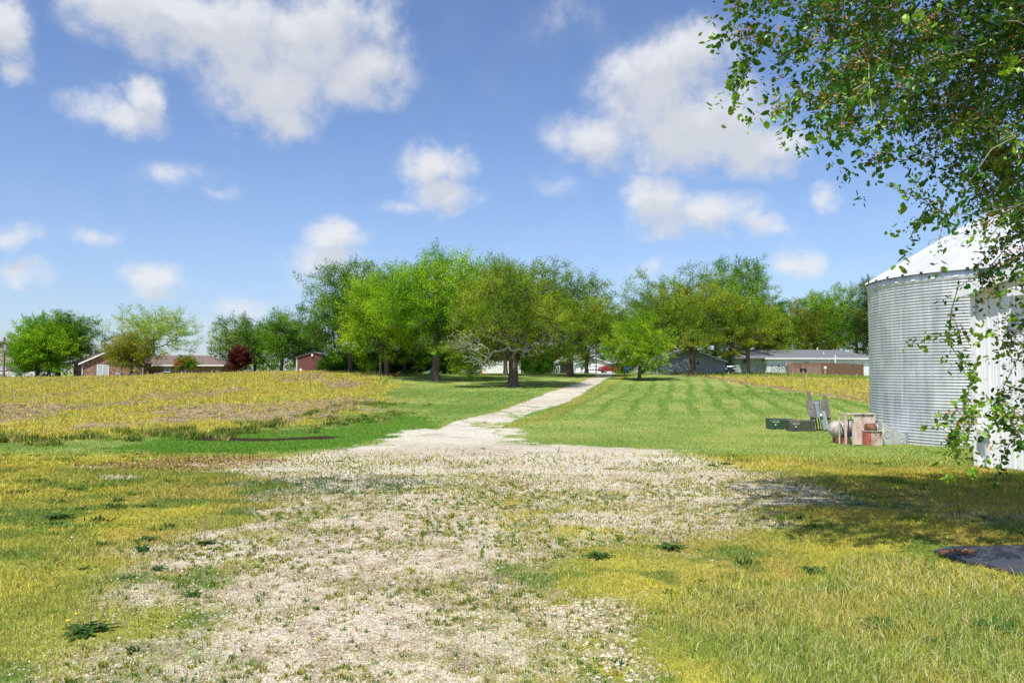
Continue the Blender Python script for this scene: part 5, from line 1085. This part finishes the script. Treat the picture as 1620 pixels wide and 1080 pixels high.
MB().lathe([(0, -.2), (.09, -.19), (.19, -.15), (.26, -.08), (.285, 0), (.285, .5), (.23, .62), (0, .66)], (0, 0, .5), 28, 'x').build('body', M['tank'], tk)
b = MB(); b.lathe([(.287, .1), (.30, .12), (.287, .14)], (0, 0, .5), 28, 'x'); b.tube([(.0 + .0, -.295 * math.cos(t), .5 + .295 * math.sin(t)) for t in np.linspace(-1.2, 1.57, 9)], .012); b.build('strap', M['lightsteel'], tk); MB().bx(0, .45, -.2, .2, -.02, .24).build('cradle', M['rustheavy'], tk)
# transition duct: a wedge running to the bin
dx_, dy_ = fx_ + LX(1391), fy_ + .05; dz = gz(dx_, dy_)
du = empty('air_duct', (dx_, dy_, dz), R(8), 'pale galvanized wedge shaped duct between fan housing and bin', 'duct')
l_ = (1434 - 1388) * SX; h0, h1_ = LZ(667), LZ(688)
MB().prism([(.08, .02), (l_, .02), (l_, h1_), (.08, h0)], 'y', -.02, 1.0).build('duct_body', M['galvduct'], du)
b = MB(); b.bx(-.05, .078, -.05, 1.03, 0, h0 + .05); b.bx(l_ + .002, l_ + .08, -.05, 1.03, 0, h1_ + .03); b.build('flange', M['greysteel'], du)
b = MB(); b.lathe([(.10, 0), (.115, -.012), (.13, 0)], (.30, -.022, .38), 20, 'y'); b.lathe([(.07, 0), (.085, -.012), (.1, 0)], (.82, -.022, .16), 20, 'y')
for (cx2, cz2, r2) in ((.3, .38, .115), (.82, .16, .085)):
    for q in range(8): t = q * math.pi / 4; b.box((cx2 + r2 * math.cos(t), -.035, cz2 + r2 * math.sin(t)), (.02, .015, .02))
b.build('port_ring', M['lightsteel'], du)
b = MB(); b.cyl((l_ + .08, .3, .55), (l_ + .5, .0, .05), .015, n=6); b.cyl((l_ + .08, .1, .35), (l_ + .42, -.1, .02), .015, n=6); b.build('brace', M['lightsteel'], du)

# ------------------------------------------------------------------ leaning meter board
px_, py_ = ground_at(1300, 681); pz = gz(px_, py_); SY = py_ / F_PX
mb = empty('meter_board', (px_, py_, pz), 0, 'leaning weathered plank board on two wooden posts with grey electric boxes', 'board')
QX = lambda px: (px - 1300) * SY; QZ = lambda py: Z_of(py, py_) - pz
def lean_box(bm_, xt, zt, xb_, zb_, w, d, y): 
    ln = math.hypot(xt - xb_, zt - zb_); an = math.atan2(xt - xb_, zt - zb_); bm_.box(((xt + xb_) / 2, y, (zt + zb_) / 2), (w, d, ln), ry=an)
p1 = MB(); p1.cyl((QX(1288.5), .05, -.1), (QX(1281), .05, QZ(619.5)), .075, .07, n=12); p1.build('post', M['post'], mb)
p2 = MB(); p2.cyl((QX(1315.5), .05, -.1), (QX(1306.2), .05, QZ(625)), .08, .07, n=12); p2.build('post', M['post'], mb)
an = math.atan2(-(1314 - 1309.5), 27)
for i in range(6):
    t = (i + .5) / 6; zc_ = QZ(633) * (1 - t) + QZ(660) * t; xl = 1275 * (1 - t) + 1280 * t; xr_ = 1309.8 * (1 - t) + 1313.8 * t
    MB().box(((QX(xl) + QX(xr_)) / 2, -.045, zc_), (QX(xr_) - QX(xl), .035, (QZ(633) - QZ(660)) / 6 - .008), ry=.02 * ((i % 3) - 1) + .012).build('plank', M['wood'], mb)
b = MB(); lean_box(b, QX(1290), QZ(636), QX(1294), QZ(660), .21, .16, -.15); b.build('meter_box', M['greysteel'], mb, bevel=.01)
b = MB(); lean_box(b, QX(1293.5), QZ(637), QX(1296.3), QZ(651), .07, .13, -.165); lean_box(b, QX(1300.2), QZ(650), QX(1307.5), QZ(679), .09, .1, -.2); b.build('conduit_channel', M['lightsteel'], mb, bevel=.006)
b = MB(); lean_box(b, QX(1296.5), QZ(650.5), QX(1303), QZ(679), .17, .13, -.16); b.build('pull_box', M['greysteel'], mb, bevel=.01)
MB().lathe([(0, -.06), (.045, -.055), (.055, -.02), (.055, 0)], (QX(1295.8), -.245, QZ(656.5)), 16, 'y').build('meter_dial', M['white'], mb)
b = MB(); b.tube([(QX(1289), -.1, QZ(660)), (QX(1292), -.1, -.05)], .03); b.tube([(QX(1293), -.12, QZ(660)), (QX(1296.5), -.12, -.05)], .022); b.tube([(QX(1286.5), -.08, QZ(660)), (QX(1288), -.08, .5)], .018); b.build('cable', M['black'], mb)

# green utility boxes
def ubox(px, pyb, wpx, hpx, label, body, lid, D=None):
    gx_, gy_ = ground_at(px, pyb); s = gy_ / F_PX; w, h = wpx * s, hpx * s; e = empty('utility_box', (gx_, gy_, gz(gx_, gy_) - .02), R(-3), label, 'box')
    wl = w * .42; dd = .62
    MB().prism([(0, 0), (dd, 0), (dd, h * .96), (.06, h * .96), (0, h * .8)], 'x', -w / 2, -w / 2 + wl).build('cabinet', M[body], e, bevel=.01)
    MB().prism([(.03, 0), (dd + .02, 0), (dd + .02, h * .98), (.1, h * .98), (.03, h * .93)], 'x', -w / 2 + wl + .003, w / 2).build('rear_cabinet', M[body], e, bevel=.01)
    MB().bx(-w / 2 - .01, -w / 2 + wl + .01, .05, dd + .02, h * .965, h * 1.0).build('lid', M[lid], e)
    lb = MB(); lb.bx(-w / 2 + wl * .3, -w / 2 + wl * .92, -.012, -.002, h * .66, h * .76); lb.bx(-w / 2 + wl * .5, -w / 2 + wl * .64, -.012, -.002, h * .42, h * .54); l_ = lb.build('warning_label', M['offwhite'], e)
    tx = bpy.data.curves.new('lettering', 'FONT'); tx.body = 'WARNING'; tx.size = h * .11; tx.extrude = .002; tx.align_x = 'CENTER'; tx.align_y = 'CENTER'; to = bpy.data.objects.new('lettering', tx); COL.objects.link(to); to.parent = l_; to.location = (-w / 2 + wl * .61, -.0155, h * .71); to.rotation_euler = (R(90), 0, 0); tx.materials.append(M['black']); me_ = bpy.data.meshes.new_from_object(to); lt = bpy.data.objects.new('lettering', me_); COL.objects.link(lt); lt.parent = l_; lt.location = to.location; lt.rotation_euler = to.rotation_euler; bpy.data.objects.remove(to)
    MB().box((-w / 2 + wl * .5, -.02, h * .2), (.05, .04, .06)).build('padlock', M['black'], e)
ubox(1237.5, 679.5, 39, 17.5, 'green utility box on the lawn, left one of two', 'boxgreen', 'boxgreen')
ubox(1270.0, 683.0, 40, 18, 'faded green utility box with reddish lid, next to the leaning board', 'boxgreen2', 'fadedred')

# ------------------------------------------------------------------ white metal building at right
A0 = np.array([733 / F_PX * 17.9, 17.9]); BA = math.atan2(-.97, .25); bz = -.52
wb_ = empty('metal_building', (A0[0], A0[1], bz), BA, 'white ribbed metal farm building at the right edge behind hanging branches', 'building')
def ribwall(L_, ztop, y, name, x0=0.0, base=0.0, mat='whitemetal'):
    xs_ = [x0]; ys_ = [0.0]; x = x0
    while x < x0 + L_ - .3:
        for dx2, yy in ((.03, 0), (.045, -.022), (.085, -.022), (.10, 0), (.16, 0), (.168, -.007), (.182, -.007), (.19, 0), (.225, 0), (.232, -.007), (.248, -.007), (.255, 0), (.30, 0)):
            xs_.append(x + dx2); ys_.append(yy)
        x += .30
    xs_.append(x0 + L_); ys_.append(0); n = len(xs_); V = [(a, y + b_, base) for a, b_ in zip(xs_, ys_)] + [(a, y + b_, ztop(a)) for a, b_ in zip(xs_, ys_)]
    b = MB(); b.add(V, [(i, i + 1, n + i + 1, n + i) for i in range(n - 1)]); return b
M['whitemetal'] = simple('white_metal_sheet', (.82, .83, .85), .42, nscale=1.3, namp=.08, bump=.03, bscale=3)
zt = lambda t: 4.02 + .2 * (t if t < 4.5 else 9 - t)
ribwall(9, zt, 0, 'wall').build('front_wall', M['whitemetal'], wb_)
b = MB(); b.bx(.02, .06, .05, 10, 0, 4.0); b.bx(8.94, 8.98, .05, 10, 0, 4.0); b.bx(.06, 8.94, 9.9, 9.96, 0, 4.0); b.build('side_wall', M['whitemetal'], wb_)
b = MB(); b.prism([(-.3, 3.98), (4.5, 4.94), (4.5, 5.02), (-.3, 4.06)], 'y', -.22, 10.2); b.prism([(4.5, 4.94), (9.3, 3.98), (9.3, 4.06), (4.5, 5.02)], 'y', -.22, 10.2); b.build('roof', M['whitemetal'], wb_)
b = MB(); b.prism([(-.32, 3.86), (4.5, 4.82), (4.5, 5.06), (-.32, 4.10)], 'y', -.28, -.222); b.prism([(4.5, 4.82), (9.32, 3.86), (9.32, 4.10), (4.5, 5.06)], 'y', -.28, -.222); b.build('rake_trim', M['white'], wb_)
MB().bx(-.05, .08, -.06, .09, 0, 3.95).build('corner_trim', M['white'], wb_)
b = MB(); b.prism([(-.34, 3.80), (-.03, 3.80), (-.03, 4.02), (-.12, 4.02), (-.34, 3.95)], 'x', 1.2, 8.2); b.build('door_track', M['white'], wb_)
b = ribwall(6.2, lambda t: 3.82, -.09, 'd', x0=1.35, base=.06).build('sliding_door', M['whitemetal'], wb_)
MB().box((.28, -.12, .86), (.2, .16, .17)).build('electric_box', M['offwhite'], wb_, bevel=.01); MB().cyl((.3, -.08, .78), (.3, -.08, .3), .022, n=8).build('conduit', M['lightsteel'], wb_)

# ------------------------------------------------------------------ dark sheet on the ground with a piece of bark
pt = np.array([ground_at(*q) for q in [(1478, 875), (1505, 871), (1560, 868), (1640, 867), (1760, 868), (1800, 900), (1780, 930), (1660, 918), (1600, 912), (1560, 900), (1530, 893)]])
c_ = pt.mean(0); zc_ = max(gz(*q) for q in pt) + .02; n = len(pt); b = MB()
V = [(q[0] - c_[0], q[1] - c_[1], gz(*q) + .035 - zc_) for q in pt] + [(q[0] - c_[0], q[1] - c_[1], gz(*q) - .03 - zc_) for q in pt] + [(0, 0, gz(*c_) + .045 - zc_)]
b.add(V, [(i, (i + 1) % n, 2 * n) for i in range(n)] + [(i, n + i, n + (i + 1) % n, (i + 1) % n) for i in range(n)]); M['tarp'] = simple('dark_rubber_sheet', (.055, .06, .075), .55, nscale=2.5, namp=.45, bump=.5, bscale=7)
tag(b.build('rubber_sheet', M['tarp'], None, (c_[0], c_[1], zc_)), 'dark grey rubber sheet lying on the grass at the right edge', 'sheet')
bx0, by0 = ground_at(1510, 884); bk_ = MB(); rs = np.random.default_rng(3)
for i in range(12): bk_.box((rs.uniform(-.12, .2), rs.uniform(-.04, .04), rs.uniform(.02, .04)), (rs.uniform(.05, .14), rs.uniform(.015, .035), rs.uniform(.008, .02)), rz=rs.normal(0, .25), rx=rs.normal(0, .4), ry=rs.normal(0, .15))
tag(bk_.build('bark_piece', M['rustheavy'], None, (bx0, by0, gz(bx0, by0) + .03)), 'reddish brown splintered bark lying on the edge of the dark sheet', 'bark')

# ------------------------------------------------------------------ sky with clouds, sun
SUN = np.array([-.46, -.86, 0]); SUN /= np.linalg.norm(SUN); EL = R(58)
w = bpy.data.worlds.new('World'); SC.world = w; w.use_nodes = True; nt = w.node_tree; L = nt.links.new
bg = nt.nodes['Background']; sky = nd(nt, 'ShaderNodeTexSky', sky_type='NISHITA', sun_disc=False); sky.sun_elevation = EL; sky.sun_rotation = math.atan2(SUN[0], SUN[1]); sky.air_density = 1.0; sky.dust_density = .6; sky.ozone_density = 2.2; sky.altitude = 200
def px_ang(px, py): d = ray(px, py); return math.degrees(math.atan2(d[0], d[1])), math.degrees(math.atan2(d[2], math.hypot(d[0], d[1])))
CL = [(200, 15, 130, 75, 1), (330, 45, 170, 90, 1), (480, 65, 180, 110, 1), (560, 110, 110, 75, .95), (430, 135, 130, 85, .95), (455, 195, 60, 50, .85), (250, 5, 150, 40, 1), (600, 40, 60, 70, .6),
      (8, 45, 60, 70, 1), (25, 105, 45, 30, .8), (180, 175, 100, 42, .85), (228, 148, 42, 40, .85),
      (1045, 125, 140, 85, 1), (1100, 85, 90, 60, 1), (945, 215, 105, 52, .95), (1090, 200, 190, 90, 1.1), (1205, 235, 100, 55, 1), (1100, 245, 150, 26, .7),
      (1035, 320, 70, 48, .95), (1110, 343, 140, 45, .95), (1195, 350, 75, 32, .8), (690, 262, 70, 48, .95), (705, 300, 75, 42, .9), (640, 325, 60, 20, .55),
      (530, 372, 66, 42, .95), (520, 412, 90, 45, .85), (570, 440, 60, 30, .6), (245, 432, 65, 34, .9), (240, 458, 55, 22, .7), (22, 385, 60, 34, .75), (35, 440, 65, 28, .75),
      (1262, 412, 62, 40, .62), (1308, 316, 38, 26, .65), (1045, 425, 60, 28, .45), (285, 268, 75, 30, .5), (340, 300, 60, 22, .4), (150, 380, 60, 24, .5), (392, 487, 70, 24, .55), (310, 510, 50, 18, .4), (1075, 40, 60, 30, .35), (880, 285, 60, 30, .35), (900, 40, 90, 50, .3),
      (-300, 200, 220, 110, 1), (-250, 430, 150, 50, .8), (1950, 180, 220, 110, 1), (1850, 400, 150, 50, .8), (2500, 250, 300, 120, .9), (-900, 250, 300, 120, .9)]
tcw = nd(nt, 'ShaderNodeTexCoord'); nz = nd(nt, 'ShaderNodeVectorMath', operation='NORMALIZE'); L(tcw.outputs['Generated'], nz.inputs[0]); sp = nd(nt, 'ShaderNodeSeparateXYZ'); L(nz.outputs[0], sp.inputs[0])
az = nd(nt, 'ShaderNodeMath', operation='ARCTAN2'); L(sp.outputs['X'], az.inputs[0]); L(sp.outputs['Y'], az.inputs[1]); el = nd(nt, 'ShaderNodeMath', operation='ARCSINE'); L(sp.outputs['Z'], el.inputs[0])
def deg(n_): d = nd(nt, 'ShaderNodeMath', operation='MULTIPLY', i_1=57.29578); L(n_.outputs[0], d.inputs[0]); return d
azd, eld = deg(az), deg(el); cv = nd(nt, 'ShaderNodeCombineXYZ'); L(azd.outputs[0], cv.inputs['X']); L(eld.outputs[0], cv.inputs['Y'])
g = bpy.data.node_groups.new('cloud_cover', 'ShaderNodeTree'); g.interface.new_socket('Angles', in_out='INPUT', socket_type='NodeSocketVector'); g.interface.new_socket('Cover', in_out='OUTPUT', socket_type='NodeSocketFloat')
gi = g.nodes.new('NodeGroupInput'); go = g.nodes.new('NodeGroupOutput'); G = g.links.new
wn = nd(g, 'ShaderNodeTexNoise', i_Scale=.22, i_Detail=5.0, i_Roughness=.6); G(gi.outputs[0], wn.inputs['Vector'])
wv = nd(g, 'ShaderNodeVectorMath', operation='SUBTRACT'); G(wn.outputs['Color'], wv.inputs[0]); wv.inputs[1].default_value = (.5, .5, .5)
wsn = nd(g, 'ShaderNodeVectorMath', operation='SCALE'); G(wv.outputs[0], wsn.inputs[0]); wsn.inputs['Scale'].default_value = 3.6
wa = nd(g, 'ShaderNodeVectorMath', operation='ADD'); G(gi.outputs[0], wa.inputs[0]); G(wsn.outputs[0], wa.inputs[1]); zx = nd(g, 'ShaderNodeVectorMath', operation='MULTIPLY'); G(wa.outputs[0], zx.inputs[0]); zx.inputs[1].default_value = (1, 1, 0)
acc = None
for px, py, rx, ry, am in CL:
    a0, e0 = px_ang(px, py); a1, _ = px_ang(px + rx, py); _, e1_ = px_ang(px, py - ry); sxx, syy = 1 / (abs(a1 - a0) * 1.15), 1 / (abs(e1_ - e0) * 1.2)
    mp = nd(g, 'ShaderNodeMapping'); mp.inputs['Scale'].default_value = (sxx, syy, 1); mp.inputs['Location'].default_value = (-a0 * sxx, -e0 * syy, 0); G(zx.outputs[0], mp.inputs['Vector'])
    gr = nd(g, 'ShaderNodeTexGradient', gradient_type='SPHERICAL'); G(mp.outputs[0], gr.inputs['Vector'])
    ma = nd(g, 'ShaderNodeMath', operation='MULTIPLY', i_1=am); G(gr.outputs['Fac'], ma.inputs[0])
    if acc is None: acc = ma
    else: sm_ = nd(g, 'ShaderNodeMath', operation='SMOOTH_MAX', i_2=.12); G(acc.outputs[0], sm_.inputs[0]); G(ma.outputs[0], sm_.inputs[1]); acc = sm_
fn = nd(g, 'ShaderNodeTexNoise', i_Scale=.34, i_Detail=10.0, i_Roughness=.58); G(gi.outputs[0], fn.inputs['Vector'])
f2 = nd(g, 'ShaderNodeMath', operation='SUBTRACT', i_1=.5); G(fn.outputs['Fac'], f2.inputs[0]); gt = nd(g, 'ShaderNodeMapRange', interpolation_type='SMOOTHSTEP'); gt.inputs['From Min'].default_value = 0; gt.inputs['From Max'].default_value = .35; gt.inputs['To Max'].default_value = 1.35; G(acc.outputs[0], gt.inputs['Value']); fm = nd(g, 'ShaderNodeMath', operation='MULTIPLY'); G(f2.outputs[0], fm.inputs[0]); G(gt.outputs[0], fm.inputs[1]); f3 = nd(g, 'ShaderNodeMath', operation='ADD'); G(fm.outputs[0], f3.inputs[0]); G(acc.outputs[0], f3.inputs[1]); G(f3.outputs[0], go.inputs[0])
def cover(vec):
    n = nt.nodes.new('ShaderNodeGroup'); n.node_tree = g; L(vec, n.inputs[0]); return n
c1 = cover(cv.outputs[0]); up = nd(nt, 'ShaderNodeVectorMath', operation='ADD'); L(cv.outputs[0], up.inputs[0]); up.inputs[1].default_value = (-.5, 1.5, 0); c2 = cover(up.outputs[0])
al = nd(nt, 'ShaderNodeMapRange', interpolation_type='SMOOTHSTEP'); al.inputs['From Min'].default_value = .04; al.inputs['From Max'].default_value = .82; L(c1.outputs[0], al.inputs['Value'])
shd = nd(nt, 'ShaderNodeMapRange', interpolation_type='SMOOTHSTEP'); shd.inputs['From Min'].default_value = .15; shd.inputs['From Max'].default_value = .75; L(c2.outputs[0], shd.inputs['Value'])
cc_ = nd(nt, 'ShaderNodeMix', data_type='RGBA'); L(shd.outputs[0], cc_.inputs[0]); cc_.inputs[6].default_value = (7.4, 7.5, 7.7, 1); cc_.inputs[7].default_value = (5.9, 6.1, 6.5, 1)
# thin veil near the horizon
hz_ = nd(nt, 'ShaderNodeMapRange'); hz_.inputs['From Min'].default_value = 16; hz_.inputs['From Max'].default_value = 0; hz_.inputs['To Max'].default_value = .35; L(eld.outputs[0], hz_.inputs['Value'])
tint = nd(nt, 'ShaderNodeMix', data_type='RGBA', blend_type='MULTIPLY'); tint.inputs[0].default_value = 1; L(sky.outputs[0], tint.inputs[6]); tint.inputs[7].default_value = (1.12, 1.19, 1.4, 1)
v1 = nd(nt, 'ShaderNodeMix', data_type='RGBA'); L(hz_.outputs[0], v1.inputs[0]); L(tint.outputs[2], v1.inputs[6]); v1.inputs[7].default_value = (3.3, 4.3, 6.2, 1)
fa = nd(nt, 'ShaderNodeMath', operation='MULTIPLY', i_1=.9); L(al.outputs[0], fa.inputs[0])
mx = nd(nt, 'ShaderNodeMix', data_type='RGBA'); L(fa.outputs[0], mx.inputs[0]); L(v1.outputs[2], mx.inputs[6]); L(cc_.outputs[2], mx.inputs[7])
L(mx.outputs[2], bg.inputs['Color']); bg.inputs['Strength'].default_value = .1
ld = bpy.data.lights.new('sun', 'SUN'); ld.energy = 4.9; ld.angle = R(.5); ld.color = (1, .95, .87); lo = bpy.data.objects.new('sun', ld); COL.objects.link(lo)
sd_ = Vector((SUN[0] * math.cos(EL), SUN[1] * math.cos(EL), math.sin(EL))); lo.rotation_euler = (-sd_).to_track_quat('-Z', 'Y').to_euler(); lo.location = sd_ * 60
SC.view_settings.view_transform = 'Standard'; SC.view_settings.look = 'None'; SC.view_settings.exposure = 0.2; SC.view_settings.gamma = 1
SC.cycles.max_bounces = 6; SC.cycles.diffuse_bounces = 3; SC.cycles.glossy_bounces = 3; SC.cycles.transmission_bounces = 3
SC.cycles.use_denoising = True
